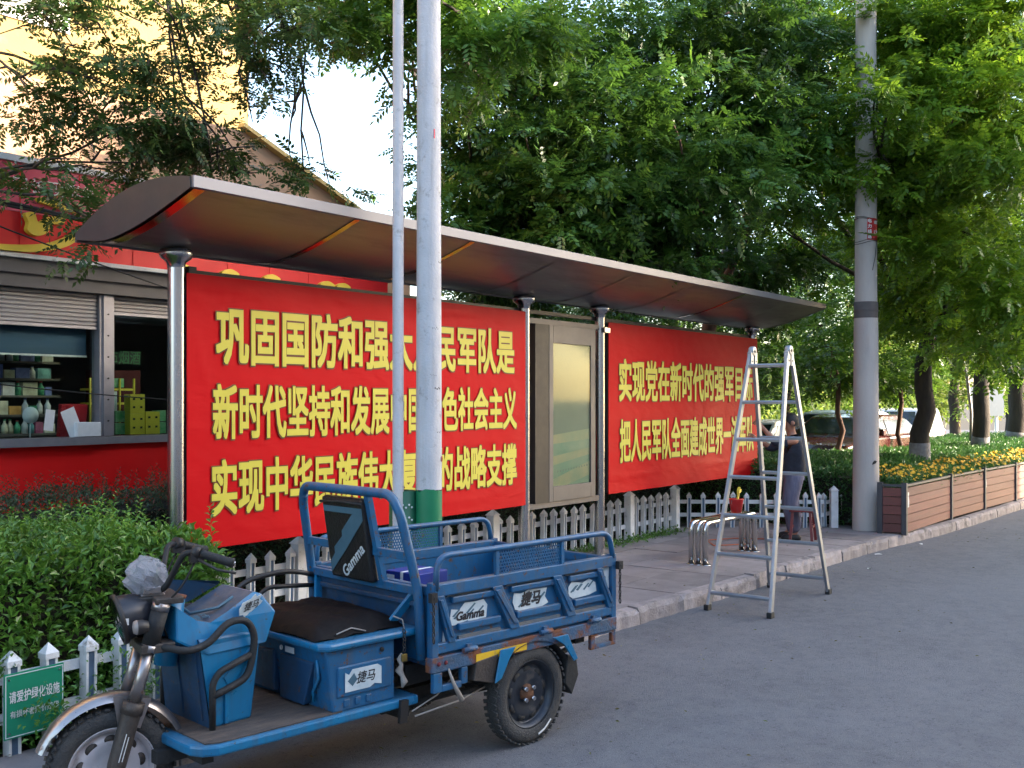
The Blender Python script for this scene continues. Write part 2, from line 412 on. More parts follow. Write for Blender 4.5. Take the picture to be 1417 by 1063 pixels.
for i in range(-2, 26):
    x0 = i*SL; x1 = x0+SL
    for k in range(4):
        y1 = 7.2 - k*SL; y0 = y1-SL
        if x1 < 4.6 and y1 > 5.5 and x0 < 4.0: 
            if y0 >= 5.39: continue
        kk = max(kerb_y(x0), kerb_y(x1))+0.13
        if y1 < kk+0.05: continue
        z = 0.14 + rnd.uniform(-0.003, 0.003)
        if y0 > kk and k < 3:
            o = link_mesh('paving_slab', slab_me, pave, ((x0+x1)/2, (y0+y1)/2, z), (rnd.uniform(-.003,.003), rnd.uniform(-.003,.003), rnd.choice((0,PI/2,PI))))
        else:
            ya = kerb_y(x0)+0.135; yb = kerb_y(x1)+0.135
            vs = [(x0+.004,ya,z-.03),(x1-.004,yb,z-.03),(x1-.004,y1-.004,z-.03),(x0+.004,y1-.004,z-.03),(x0+.004,ya,z),(x1-.004,yb,z),(x1-.004,y1-.004,z),(x0+.004,y1-.004,z)]
            MB().use(M_slab).add(vs, [(0,3,2,1),(4,5,6,7),(0,1,5,4),(1,2,6,5),(2,3,7,6),(3,0,4,7)]).build('paving_slab', parent=pave)
kerb = empty('kerb'); struct(kerb)
x = -3.0
while x < 40:
    ln = rnd.uniform(0.72, 0.86) if x < 20 else 2.0
    a = (x+0.006, kerb_y(x+0.006)); b = (x+ln-0.006, kerb_y(x+ln-0.006))
    dz = rnd.uniform(-0.008, 0.006); t = 0.13; j = rnd.uniform(-0.008,0.008)
    m_ = MB().use(M_kerb)
    nseg = 9; vs = []
    for k in range(nseg+1):
        f = k/nseg; px_, py_ = a[0]+(b[0]-a[0])*f, a[1]+(b[1]-a[1])*f + j
        e = rnd.uniform(-0.010,0.010); ee = rnd.uniform(-0.012,0.010)
        vs += [(px_,py_+e,-0.02),(px_,py_+0.008+e,0.10+ee),(px_,py_+0.03+ee,0.143+dz+e*0.6),(px_,py_+t,0.148+dz),(px_,py_+t,-0.02)]
    fs = []
    for k in range(nseg):
        for q in range(4): fs.append((k*5+q, (k+1)*5+q, (k+1)*5+q+1, k*5+q+1))
    fs += [(0,1,2,3,4), tuple(nseg*5+q for q in (4,3,2,1,0))]
    m_.add(vs, fs).build('kerb_stone', parent=kerb)
    x += ln
# litter on the road edge
for (lx, ly, r_) in ((13.6,4.28,0.05),(14.9,4.1,0.035),(12.4,4.0,0.025)):
    m_ = MB().use(M_white)
    u = [(lx+r_*math.cos(a)*rnd.uniform(.5,1.2), ly+r_*math.sin(a)*rnd.uniform(.5,1.2), 0.006+rnd.uniform(0,0.02)) for a in (0,1.3,2.4,3.7,5)]
    m_.add(u, [(0,1,2),(0,2,3),(0,3,4)])
    o = m_.build('paper_scrap')
    tag(o, {0.05:'largest crumpled white paper scrap on the road below the kerb, right of the ladder', 0.035:'small white paper scrap by the kerb in front of the planter corner', 0.025:'tiny white paper scrap lying on the asphalt behind the right ladder feet'}[r_], 'litter')

# ------------------------------------------------------------------ building across the street (its shade falls over the shelter)
M_render = mat('pale render', (0.62,0.58,0.53), 0.85, scale=0.4, amt=0.4, bump=0.2, bscale=8)
M_winglass = mat('window glass', (0.03,0.04,0.05), 0.08, scale=1, amt=0.3, spec=0.8)
ob = thing('apartment_building', 'long pale apartment block on the opposite side of the road', 'building', (0,-13.5,0))
MB().use(M_render).box(-45,34,-10,0,0,12.6).build('wall', parent=ob)
m_ = MB().use(M_winglass)
for i in range(24):
    for k in range(4): m_.box(-43+i*3.2, -41.4+i*3.2, -0.05, 0.02, 1.2+k*3.2, 2.7+k*3.2)
stuff(m_.build('windows', parent=ob))

# ------------------------------------------------------------------ yellow building behind the shop
M_yellow = mat('cream yellow render', (0.33,0.222,0.08), 0.85, col2=(0.27,0.178,0.064), scale=0.5, amt=0.6, bump=0.3, bscale=20, dirt=(0.29,0.21,0.12), dirt_scale=0.9)
M_salmon = mat('salmon render', (0.42,0.25,0.15), 0.85, col2=(0.34,0.20,0.12), scale=0.8, amt=0.7, bump=0.4, bscale=20)
M_gold = mat('ochre edge trim', (0.50,0.33,0.10), 0.6, scale=2)
yb_ = thing('tall_building', 'tall cream yellow building rising behind the red shop, lit by low sun', 'building', (0,14,0))
MB().use(M_yellow).box(-16, 11.4, 0, 9, 5.6, 17).build('wall', parent=yb_)
MB().use(M_salmon).box(-16, 11.38, 0.05, 9, 0, 5.597).build('lower_wall', parent=yb_)
MB().use(M_gold).box(-16.05, 11.45, -0.06, 0.0, 5.52, 5.68).build('ledge', parent=yb_)
for i in range(5):
    for k in range(3):
        f = MB().use(M_white).box(-12+i*4.6, -10.2+i*4.6, -0.03, 0.02, 7.2+k*3.1, 8.8+k*3.1).build('window', parent=yb_)
        MB().use(M_winglass).box(-11.92+i*4.6, -10.28+i*4.6, -0.045, -0.031, 7.28+k*3.1, 8.72+k*3.1).build('pane', parent=f)
an = thing('annex_building', 'low salmon pink annex with a sloping ochre roof edge right of the shop', 'building', (0,12,0))
prof = [(4.6,0),(13.2,0),(13.2,4.5),(9.73,5.82),(4.6,5.82)]
MB().use(M_salmon).prism(prof, 0, 1.9, 'y').build('wall', parent=an)
MB().use(M_gold).beam((9.6,-0.06,5.885),(13.4,-0.06,4.445),0.14,0.06).build('roof_edge', parent=an)
for k in range(9):
    MB().use(M_salmon).box(4.6,13.0-k*0.15,-0.02-0.004*(k%2),0.0,2.3+k*0.26,2.54+k*0.26).build('cladding_course', parent=an)
# pale wall that closes the gap between shop and trees
M_pale = mat('pale tiled wall', (0.62,0.60,0.55), 0.7, scale=1.5, bump=0.3, bscale=15)
pw = thing('low_building', 'pale low building glimpsed between the left banner top and the shelter roof', 'building', (0,16.5,0))
MB().use(M_pale).box(13.6, 19.5, 0, 4, 0, 4.35).build('wall', parent=pw)
for i in range(6):
    MB().use(M_winglass).box(13.9+i*0.95, 14.5+i*0.95, -0.02, 0.01, 2.9, 4.0).build('window', parent=pw)

# ------------------------------------------------------------------ shop
M_red = mat('red painted panel', (0.72,0.006,0.008), 0.55, col2=(0.50,0.006,0.01), scale=1.2, amt=0.7, rvar=0.15)
M_pink = mat('sky-tinted sign face', (0.62,0.12,0.20), 0.45, col2=(0.60,0.05,0.09), scale=1.0, amt=0.8)  # washed-out pink of the sky's reflection is put into this colour
M_alu = mat('grey aluminium', (0.38,0.37,0.40), 0.45, 0.6, scale=6, amt=0.5, bump=0.15)
M_slat = mat('roller shutter slat', (0.45,0.43,0.43), 0.5, 0.3, col2=(0.30,0.28,0.28), scale=5, amt=0.6, rand=0.06)
M_ribbed = mat('grey soffit board', (0.13,0.12,0.12), 0.7, scale=3)
M_inside = mat('dim shop interior', (0.10,0.10,0.10), 0.85, scale=3)
M_blind = mat('dusty blue blind', (0.035,0.10,0.19), 0.55, col2=(0.02,0.06,0.10), scale=2, amt=0.7, stretch=(0.3,1,3))
M_yel = mat('yellow plastic', (0.75,0.55,0.05), 0.5, col2=(0.6,0.4,0.03), scale=6)
M_shelf = mat('shelf board', (0.20,0.17,0.14), 0.7, scale=6)
sh = thing('kiosk_shop', 'red kiosk shop with half lowered roller shutters behind the left hedge', 'shop', (0,9,0))
S0, S1 = -3.0, 9.3
MB().use(mat('bright red dado', (0.88,0.008,0.008), 0.5, col2=(0.78,0.005,0.006), scale=1.2, amt=0.7)).box(S0,S1,0,0.12,0,1.58).build('lower_wall', parent=sh)
MB().use(M_alu).box(S0,5.585,-0.10,0.14,1.583,1.655).build('sill', parent=sh)
MB().use(M_alu).box(5.59,S1,-0.06,0.14,1.583,1.65).build('sill', parent=sh)
MB().use(M_inside).box(S0,S1,2.4,2.5,0,3.4).box(S0,S1,0.0,2.4,3.28,3.4).box(S0,S1,0.12,2.4,0,1.5).box(S0-0.1,S0,0,2.5,0,3.4).box(S1-0.1,S1,0.0,2.5,0,3.4).build('room', parent=sh)
p_ = MB().use(M_alu).box(5.55,5.70,-0.05,0.08,1.66,2.98).box(5.58,5.67,-0.07,-0.05,1.66,2.98).build('mullion', parent=sh)
for k in range(6): MB().use(M_dark).cyl((5.625,-0.078,1.8+k*0.2),(5.625,-0.07,1.8+k*0.2),0.008,seg=6).build('screw', parent=p_)
MB().use(M_alu).box(6.9,7.0,-0.05,0.08,1.66,3.0).build('mullion', parent=sh)
MB().use(M_ribbed).box(S0,S1,-0.12,0.1,2.985,3.10).box(S0,S1,-0.16,0.0,3.10,3.24).build('shutter_housing', parent=sh)
sl_me = MB().use(M_slat).prism([(0.0,0),(-0.016,0.008),(-0.018,0.026),(0,0.036)], -0.5, 0.5, 'x', Matrix.Identity(4)).mesh('shutter_slat')
for n_, (a, b, n) in enumerate(((S0+0.1,5.54,8),(5.71,6.88,4),(7.02,9.2,5))):
    for k in range(n):
        o = link_mesh('shutter_slat', sl_me, sh, ((a+b)/2, -0.0, 2.985-0.0375*(k+1)), (0,0,0), (b-a,1,1))
    MB().use(M_alu).box(a,b,-0.02,0.02,2.985-0.0375*n-0.03,2.985-0.0375*n-0.003).build('shutter_bar', parent=sh)
MB().use(M_blind).box(S0+0.1,5.5,0.10,0.13,2.42,2.72).box(S0+.1,5.5,0.09,0.095,2.405,2.42).build('blind', parent=sh)
MB().use(M_white).box(S0+0.1,5.5,0.085,0.10,2.395,2.412).build('blind_rail', parent=sh)
# back shelves inside
for z in (1.68,1.86,2.04,2.20,2.36): MB().use(M_shelf).box(S0+0.2,5.5,0.55,0.95,z-0.02,z).build('shelf', parent=sh)
# sign band above
sg = thing('shop_sign', 'long red and pink shop fascia sign with yellow cut-out shapes and small white characters', 'sign', (0,8.8,0))
MB().use(M_pink).box(S0,7.1,0,0.14,3.62,4.04).build('upper_panel', parent=sg)
MB().use(M_red).box(S0,9.28,0.003,0.14,3.265,3.617).build('lower_panel', parent=sg)
MB().use(M_white).box(S0,7.12,-0.03,0.16,4.043,4.10).box(S0,9.28,-0.02,0.1,3.225,3.262).build('edge_trim', parent=sg)
for k in range(22): MB().use(M_red).box(S0+k*0.55,S0+k*0.55+0.008,-0.004,-0.001,3.27,4.03).build('panel_seam', parent=sg)
text('small_lettering', '口长顶鲜佳', 0.78, 0.13, M_white, sg, (5.02,-0.02,3.86), offset=0.012, ext=0.008)
# yellow cut-outs: a rounded bowl shape, a curved band under it and small bumps along the lower edge
def blob(pts, y0, y1, m, name, par, n=4):
    """smooth closed outline through the points, cut out as a board"""
    P = [Vector((a, b)) for a, b in pts]; out = []
    for i in range(len(P)):
        a, b, c, d = P[i-1], P[i], P[(i+1) % len(P)], P[(i+2) % len(P)]
        for k in range(n):
            t = k/n
            q = 0.5*((2*b)+(c-a)*t+(2*a-5*b+4*c-d)*t*t+(3*b-a-3*c+d)*t**3)
            out.append((q.x, q.y))
    return MB().use(m).prism(out, y0, y1, 'y').build(name, parent=par)
blob([(4.72,3.60),(4.80,3.62),(4.84,3.54),(4.93,3.60),(5.08,3.62),(5.06,3.55),(4.96,3.54),(4.92,3.46),(4.82,3.42),(4.74,3.46),(4.75,3.53)], -0.06, 0.0, M_yel, 'yellow_shape', sg)
blob([(4.3,3.30),(4.7,3.33),(4.95,3.38),(5.12,3.46),(5.25,3.55),(5.27,3.50),(5.14,3.38),(4.95,3.31),(4.7,3.27),(4.3,3.275)], -0.05, 0.0, M_yel, 'yellow_band', sg)
blob([(4.85,3.76),(5.0,3.77),(5.2,3.70),(5.2,3.67),(5.0,3.70),(4.86,3.72)], -0.05, 0.0, M_yel, 'yellow_shape', sg)
for cx in (6.32,6.9,7.45,8.25,8.5): blob([(cx-0.11,3.30),(cx,3.34),(cx+0.11,3.30),(cx+0.06,3.27),(cx-0.06,3.27)], -0.05, 0.0, M_yel, 'yellow_shape', sg)
MB().use(glassmat('shop glass', (0.86,0.92,0.90), 0.03)).box(S0+0.1,5.54,0.03,0.034,1.66,2.68).build('pane', parent=sh)
MB().use(glassmat('side shop glass', (0.80,0.90,0.86), 0.05)).box(5.71,6.89,0.03,0.034,1.66,2.82).build('pane', parent=sh)
# goods in the windows
cols = [(0.45,0.05,0.04),(0.05,0.25,0.12),(0.55,0.45,0.30),(0.10,0.12,0.30),(0.6,0.55,0.5),(0.45,0.22,0.05),(0.12,0.3,0.3),(0.3,0.06,0.12)]
M_goods = [mat('packaging %d' % i, c, 0.5, scale=12, amt=0.7, col2=tuple(min(1,k*2.2+0.05) for k in c)) for i, c in enumerate(cols)]
bottles = []
for c in range(4):
    bottles.append(MB().use(M_goods[[1,4,6,2][c]]).lathe([(0.0,0),(0.03,0.0),(0.03,0.10),(0.012,0.14),(0.012,0.165)], seg=8).use(M_goods[[0,3,0,1][c]]).lathe([(0.014,0.165),(0.014,0.185),(0,0.185)], seg=8).mesh('bottle'))
ORD = ['first','second','third','fourth','fifth','sixth','seventh','eighth','ninth','tenth','eleventh','twelfth','thirteenth','fourteenth','fifteenth','sixteenth','seventeenth','eighteenth','nineteenth','twentieth','twenty-first','twenty-second','twenty-third','twenty-fourth','twenty-fifth','twenty-sixth','twenty-seventh','twenty-eighth','twenty-ninth','thirtieth']
SHELFN = {1.68:'lowest', 1.86:'second', 2.04:'middle', 2.20:'fourth', 2.36:'top'}
BC = ['green','orange brown','teal','cream']; GC = ['red','green','cream','navy','pale grey','orange','teal','maroon']
for z in SHELFN:
    x = 4.15; cnt = 0
    while x < 5.45 and cnt < 29:
        cnt += 1
        if rnd.random() < 0.6:
            q = rnd.randrange(4)
            o = link_mesh('bottle', bottles[q], None, (x, 9.62+rnd.uniform(-.02,.02), z), (0,0,0), (1,1,rnd.uniform(0.62,0.85)))
            tag(o, '%s capped bottle, %s item from left on the %s shelf of the red kiosk' % (BC[q], ORD[cnt-1], SHELFN[z]), 'bottle', 'bottles on the kiosk shelves'); x += 0.066
        else:
            w_ = rnd.uniform(0.06,0.15); q = rnd.randrange(8)
            o = MB().box(-w_/2,w_/2,-0.05,0.05,0,rnd.uniform(0.07,0.13)).build('product_box', M_goods[q]); o.location = (x+w_/2-0.03, 9.65, z)
            tag(o, '%s packet, %s item from left on the %s shelf of the red kiosk' % (GC[q], ORD[cnt-1], SHELFN[z]), 'packet', 'packets on the kiosk shelves'); x += w_+0.012
def goods(name, label, cat, m, dims, loc, rz=0, rx=0):
    o = MB().box(-dims[0]/2,dims[0]/2,-dims[1]/2,dims[1]/2,0,dims[2]).build(name, m, bev=0.004); o.location = loc; o.rotation_euler = (rx,0,rz)
    return tag(o, label, cat)
M_paper = mat('white paper', (0.75,0.76,0.75), 0.7, col2=(0.6,0.62,0.62), scale=25)
M_redp = mat('red card', (0.6,0.02,0.03), 0.5)
goods('price_sheet', 'tilted white price sheet stuck on the kiosk window above the sill, the larger one', 'paper', M_paper, (0.14,0.004,0.27), (5.33,8.96,1.66), 0, 0.0).rotation_euler = (0,-0.38,0)
goods('price_sheet', 'narrow white note hanging on the kiosk window, left of the larger sheet', 'paper', M_paper, (0.09,0.004,0.19), (5.05,8.96,1.72)).rotation_euler = (0,0.12,0)
goods('red_folder', 'red card box leaning on the sill at the right end of the big kiosk window', 'box', M_redp, (0.26,0.05,0.30), (5.36,9.12,1.66), 0, 0.15)
goods('white_tray', 'white plastic tray on the kiosk sill beside the mullion', 'tray', M_paper, (0.24,0.14,0.13), (5.42,8.98,1.66))
o = MB().use(M_paper).lathe([(0,0),(0.075,0.004),(0.075,0.012),(0,0.016)], Matrix.Translation((0,0,0.2)) @ Matrix.Rotation(PI/2,4,'X'), 20).cyl((0,0,0),(0,0,0.2),0.006,seg=6).build('round_fan'); o.location=(4.93,9.05,1.66)
tag(o, 'small round grey fan on a stick at the left end of the kiosk sill', 'fan')
M_greenc = mat('green carton print', (0.04,0.32,0.10), 0.5, col2=(0.5,0.6,0.45), scale=14, amt=0.6)
k = 0
for zz in (1.66,1.78):
    for xx in (5.78,5.90,6.36):
        goods('green_carton', ('lower' if zz < 1.7 else 'upper')+' green and white carton '+{5.78:'nearest the mullion',5.90:'next to the yellow cartons',6.36:'right of the yellow cartons'}[xx]+' in the narrow kiosk window', 'carton', M_greenc, (0.11,0.08,0.11), (xx,9.2,zz))
def dotted(name, label, dims, loc):
    o = MB().use(M_yel).box(-dims[0]/2,dims[0]/2,-0.05,0.05,0,dims[2])
    for a in range(2):
        for b in range(2): o.use(M_dark).box(-dims[0]/4+a*dims[0]/2-0.012,-dims[0]/4+a*dims[0]/2+0.012,-0.054,-0.051,dims[2]*(0.28+b*0.42),dims[2]*(0.28+b*0.42)+0.02)
    o = o.build(name); o.location = loc; return tag(o, label, 'carton')
dotted('yellow_carton', 'lower left yellow spotted carton in the narrow kiosk window', (0.16,0.1,0.2), (6.03,9.12,1.66))
dotted('yellow_carton', 'upper yellow spotted carton stacked on the lower left one in the narrow kiosk window', (0.16,0.1,0.19), (6.03,9.12,1.862))
dotted('yellow_carton', 'lower right yellow spotted carton beside the stacked pair in the narrow kiosk window', (0.16,0.1,0.22), (6.20,9.12,1.66))
goods('white_packet', 'tall white packet standing behind the green cartons', 'packet', M_paper, (0.08,0.05,0.24), (5.9,9.3,1.84))
rk = thing('wire_rack', 'yellow two-tier rack with a green pot on top in the narrow kiosk window', 'rack', (5.95,9.45,1.95))
for z in (0.0,0.14): MB().use(M_yel).box(-0.25,0.25,-0.08,0.08,z,z+0.02).build('tier', parent=rk)
for x in (-0.24,-0.08,0.08,0.24): MB().use(M_yel).box(x-0.008,x+0.008,-0.085,-0.07,-0.3,0.26).build('post', parent=rk)
goods('green_pot', 'round green pot on top of the yellow rack', 'pot', M_greenc, (0.14,0.12,0.09), (6.02,9.45,2.12))
M_maroon = mat('maroon cloth', (0.14,0.015,0.02), 0.8)
goods('maroon_cabinet', 'dark maroon cabinet behind the yellow rack in the narrow kiosk window', 'cabinet', M_maroon, (0.5,0.2,0.75), (6.2,9.75,1.55))
M_letterg = mat('pale green neon tube letters', (0.10,0.22,0.12), 0.5)
text('window_lettering', '超市烟酒', 0.5, 0.14, M_letterg, sh, (6.0,0.35,2.42), offset=-0.01)

# black cables across the sign, wire across the window
def cable(name, pts, r, label, sag=0.0):
    P = [Vector(p) for p in pts]; out = []
    n = 14
    for i in range(n+1):
        t = i/n; q = P[0].lerp(P[1], t); q.z -= sag*4*t*(1-t); out.append(q)
    o = MB().use(M_black).tube(out, r, 6).build(name); return tag(o, label, 'cable')
cable('black_cable', [(-3,8.3,4.1),(7.2,8.3,3.38)], 0.022, 'thickest black cable bundle running in front of the pink sign')
cable('black_cable', [(-3,8.25,4.0),(7.4,8.25,3.42)], 0.010, 'thin black cable just under the thick bundle at the pink sign', 0.05)
cable('black_cable', [(2,8.3,4.05),(7.6,8.3,2.7)], 0.007, 'thin sagging wire crossing the red sign towards the steel pole', 0.12)
cable('black_cable', [(1.5,8.7,2.55),(7.4,8.7,1.95)], 0.006, 'thin wire crossing the kiosk window', 0.12)

# ------------------------------------------------------------------ picket fence
M_blade = M_white
def picket_mesh(wd, h):
    m_ = MB().use(M_white)
    t = wd*0.22
    m_.box(-wd/2,-wd/2+t,-wd/2,wd/2,0,h).box(wd/2-t,wd/2,-wd/2,wd/2,0,h)
    m_.use(M_bluegrey).box(-wd/2+t,wd/2-t,-wd/2+0.008,wd/2-0.008,0,h)  # bluish shade between the white flanges is put into the web's colour
    m_.use(M_white)
    c = wd/2+0.006
    m_.add([(-c,-c,h),(c,-c,h),(c,c,h),(-c,c,h),(-c,-c,h+0.03),(c,-c,h+0.03),(c,c,h+0.03),(-c,c,h+0.03),(0,0,h+0.085)],
           [(0,3,2,1),(0,1,5,4),(1,2,6,5),(2,3,7,6),(3,0,4,7),(4,5,8),(5,6,8),(6,7,8),(7,4,8)])
    return m_.mesh('picket')
def fence(label, a, b, spacing, wd, h, posts=(), z=0.13, pm=None):
    a = Vector((*a, z)); b = Vector((*b, z)); d = b-a; L_ = d.length; ang = math.atan2(d.y, d.x)
    f = thing('picket_fence', label, 'fence', a, ang)
    me = picket_mesh(wd, h-0.085) if pm is None else pm
    n = int(L_/spacing)
    for rz_ in (0.16, h*0.66):
        MB().use(M_white).box(0, L_, 0.0+wd/2+0.001, wd/2+0.022, rz_, rz_+0.055).build('rail', parent=f)
    for i in range(n+1):
        x_ = i*spacing
        if any(abs(x_-p) < 0.09 for p in posts): continue
        link_mesh('picket', me, f, (x_, 0, rnd.uniform(-0.01,0.006)), (rnd.uniform(-.02,.02), rnd.uniform(-.025,.025), rnd.uniform(-.03,.03)))
    for p in posts:
        m_ = MB().use(M_white).box(p-0.05,p+0.05,-0.05,0.05,0,h+0.02)
        m_.add([(p-.063,-.063,h+.02),(p+.063,-.063,h+.02),(p+.063,.063,h+.02),(p-.063,.063,h+.02),(p,0,h+.09)], [(0,3,2,1),(0,1,4),(1,2,4),(2,3,4),(3,0,4)])
        m_.build('post', parent=f)
    return f
fence('white picket fence carrying the green sign, in front of the bright hedge', (1.34,5.4), (4.2,5.4), 0.215, 0.066, 0.56)
fence('short white picket return at the right end of the bright hedge', (4.3,5.5), (4.75,6.95), 0.215, 0.06, 0.58, posts=(0.0,))
fence('long white picket fence running behind the red banners', (4.9,7.05), (13.35,7.05), 0.215, 0.055, 0.58, posts=(1.4,4.2,7.15,8.43))
fence('white picket fence across the back corner beyond the right banner', (13.3,7.75), (14.93,5.47), 0.21, 0.055, 0.53, posts=(2.94,))
fence('short white picket fence between the back corner and the concrete pole', (15.05,5.52), (16.2,5.12), 0.2, 0.055, 0.5, posts=(0.62,))
# green notice on the left fence
M_gsign = mat('green enamel sign', (0.012,0.24,0.13), 0.4, col2=(0.01,0.19,0.10), scale=5, amt=0.7, dirt=(0.25,0.28,0.22), dirt_scale=7, dirt_lo=0.68, dirt_hi=0.8)
gs = thing('green_notice', 'green notice plate with white Chinese characters fixed to the left picket fence', 'sign', (2.935,5.345,0.405))
gs.rotation_euler = (0, 0.0, 0.02)
MB().use(M_gsign).box(-0.165,0.165,-0.004,0.004,-0.17,0.17).build('plate', parent=gs)
MB().use(M_white).box(-0.16,0.16,-0.0065,-0.0045,0.158,0.162).box(-0.16,0.16,-0.0065,-0.0045,-0.162,-0.158).box(-0.16,-0.156,-0.0065,-0.0045,-0.158,0.158).box(0.156,0.16,-0.0065,-0.0045,-0.158,0.158).build('border', parent=gs)
text('lettering', '请爱护绿化设施', 0.28, 0.062, M_white, gs, (0,-0.007,0.045), offset=0.012)
text('lettering', '有损坏者照价赔偿', 0.27, 0.038, M_white, gs, (0,-0.007,-0.045), offset=0.008)
for sx in (-1,1):
    for sz in (-1,1): MB().use(M_steel).cyl((sx*0.14,-0.004,sz*0.14),(sx*0.14,-0.009,sz*0.14),0.006,seg=8).build('screw', parent=gs)
# ------------------------------------------------------------------ steel shelter
YP = 6.67
PX = [4.76, 9.16, 10.70, 15.12]
M_frame = mat('grey steel bar', (0.13,0.125,0.13), 0.5, 0.4, scale=3, amt=0.6)
sh = thing('display_shelter', 'long stainless steel notice shelter with a curved roof on four round poles', 'shelter', (0,YP,0))
R0, R1 = 4.20, 15.62
def under(t):   # t from 0 (front edge) to 1 (back edge): (y, z)
    y = -0.95 + t*1.35
    z = 3.375 - 0.265*math.sin(min(1, t/0.86)*PI/2)**1.0 - 0.0*t
    if t > 0.72: z += (t-0.72)*0.16
    return y, z
def over(t):
    y = -0.95 + t*1.35
    z = 3.445 + (3.20-3.445)*t + 0.13*math.sin(PI*t)**0.9
    return y, z
NT = 22
lo = [under(i/NT) for i in range(NT+1)]; hi = [over(i/NT) for i in range(NT+1)]
def strip(prof, x0, x1, m, name, par, nx=1, wob=0.0, th=0.0):
    vs = []
    for i in range(nx+1):
        x = x0+(x1-x0)*i/nx
        for (y, z) in prof: vs.append((x, y, z + rnd.uniform(-wob, wob)))
    n = len(prof); fs = [(i*n+k, i*n+k+1, (i+1)*n+k+1, (i+1)*n+k) for i in range(nx) for k in range(n-1)]
    return MB().use(m).add(vs, fs, True).build(name, parent=par)
roof = strip(hi, R0, R1, M_steel_dull, 'roof_skin', sh, 24, 0.0015)
SEAMS = [4.26, 5.70, 7.10, 8.50, 9.93, 11.3, 12.75, 14.15, 15.56]
for a, b in zip(SEAMS, SEAMS[1:]):
    strip([(y, z+0.002*rnd.random()) for y, z in lo], a+0.004, b-0.004, M_soffit, 'soffit_panel', sh, 8, 0.0012)
for k, s_ in enumerate(SEAMS):
    w_ = 0.055 if k else 0.085
    strip([(y, z-0.006) for y, z in lo], s_-w_/2, s_+w_/2, M_seam if k in (0,1,2,6) else M_soffit, 'seam_strip', sh)
MB().use(M_fascia).box(R0-0.004,R1+0.004,-0.975,-0.951,3.375,3.452).box(R0,R1,-0.951,-0.90,3.372,3.377).build('front_fascia', parent=sh, bev=0.004)
MB().use(M_dark).box(R0+0.05,R1-0.05,-0.90,-0.875,3.362,3.370).build('edge_gap', parent=sh)
MB().use(M_steel_dull).box(R0,R1,0.40,0.42,3.14,3.205).build('back_fascia', parent=sh)
for s_, d in ((R0,-0.012),(R1,0.012)):
    MB().use(M_endcap).prism(lo + hi[::-1], s_, s_+d, 'x').build('end_cap', parent=sh)
for x in PX:
    p_ = MB().use(M_steel).lathe([(0.0625,0.13),(0.0625,3.07)], Matrix.Translation((x,0,0)), 28).build('pole', parent=sh)
    MB().use(M_steel).lathe([(0.064,2.98),(0.07,3.02),(0.115,3.055),(0.125,3.085),(0.115,3.115),(0.0,3.118)], Matrix.Translation((x,0,0)), 28).build('pole_cap', parent=p_)
    MB().use(M_steel).lathe([(0.12,0.13),(0.12,0.145),(0.066,0.15)], Matrix.Translation((x,0,0)), 28).build('base_ring', parent=p_)
for x in (4.88,): MB().use(M_dark).box(x-0.03,x+0.04,-0.03,0.04,0.14,3.0).build('inner_post', parent=sh)
def dbox(x0, x1):
    MB().use(M_dark).box(x0,x1,-0.055,0.09,0.88,2.92).build('display_box', parent=sh, bev=0.005)
dbox(4.81, 9.08); dbox(10.80, 15.14)
for z in (2.965,): MB().use(M_dark).box(4.8,15.1,0.03,0.07,z-0.02,z+0.02).build('crossbar', parent=sh)
for z in (0.83, 2.86): MB().use(M_frame).box(9.2,10.66,-0.03,0.02,z-0.03,z+0.03).build('crossbar', parent=sh)
# glazed poster case between poles 2 and 3
M_frame = mat('grey poster frame', (0.13,0.125,0.13), 0.5, 0.4, scale=3, amt=0.6)
M_poster = mat('faded poster print', (0.205,0.215,0.18), 0.6, col2=(0.16,0.17,0.145), scale=1.5, amt=0.8)
M_postg = mat('faded poster green', (0.16,0.25,0.19), 0.6, col2=(0.30,0.30,0.22), scale=3, amt=0.9)
M_posto = mat('faded poster ochre', (0.40,0.32,0.20), 0.6, col2=(0.25,0.28,0.20), scale=4, amt=0.9)
M_frame = mat('grey poster frame', (0.13,0.125,0.13), 0.5, 0.4, scale=3, amt=0.6)
cs = MB().use(M_dark).box(9.30,9.56,-0.05,0.07,0.86,2.83).box(9.56,10.52,-0.02,0.07,0.86,2.83).build('poster_case', parent=sh)
MB().use(M_frame).box(9.56,9.64,-0.055,-0.02,0.86,2.83).box(10.42,10.52,-0.055,-0.02,0.86,2.83).box(9.64,10.42,-0.055,-0.02,2.63,2.83).box(9.64,10.42,-0.055,-0.02,0.86,1.03).build('frame', parent=cs, bev=0.004)
m_ = MB().use(M_poster).box(9.64,10.42,-0.030,-0.022,1.6,2.63).use(M_postg).box(9.64,10.42,-0.031,-0.022,1.03,1.6)
m_.use(M_posto).prism([(9.64,1.03),(9.64,1.10),(10.42,1.28),(10.42,1.12),(9.95,1.03)], -0.0325, -0.0315, 'y').prism([(9.64,1.26),(9.64,1.36),(10.42,1.44),(10.42,1.36)], -0.0325, -0.0315, 'y').prism([(9.64,1.50),(9.64,1.60),(10.42,1.66),(10.42,1.54)], -0.0325, -0.0315, 'y')
for k in range(12): m_.use(M_poster).box(9.75+k*0.055,9.77+k*0.055,-0.0335,-0.0328,1.18+k*0.004,1.20+k*0.004)
m_.build('poster', parent=cs)
MB().use(glassmat('case glass', (0.85,0.9,0.86), 0.0)).box(9.64,10.42,-0.050,-0.046,1.03,2.63).build('pane', parent=cs)
MB().use(M_steel).box(10.66,10.78,-0.1,-0.0,2.80,2.86).build('clamp', parent=sh)

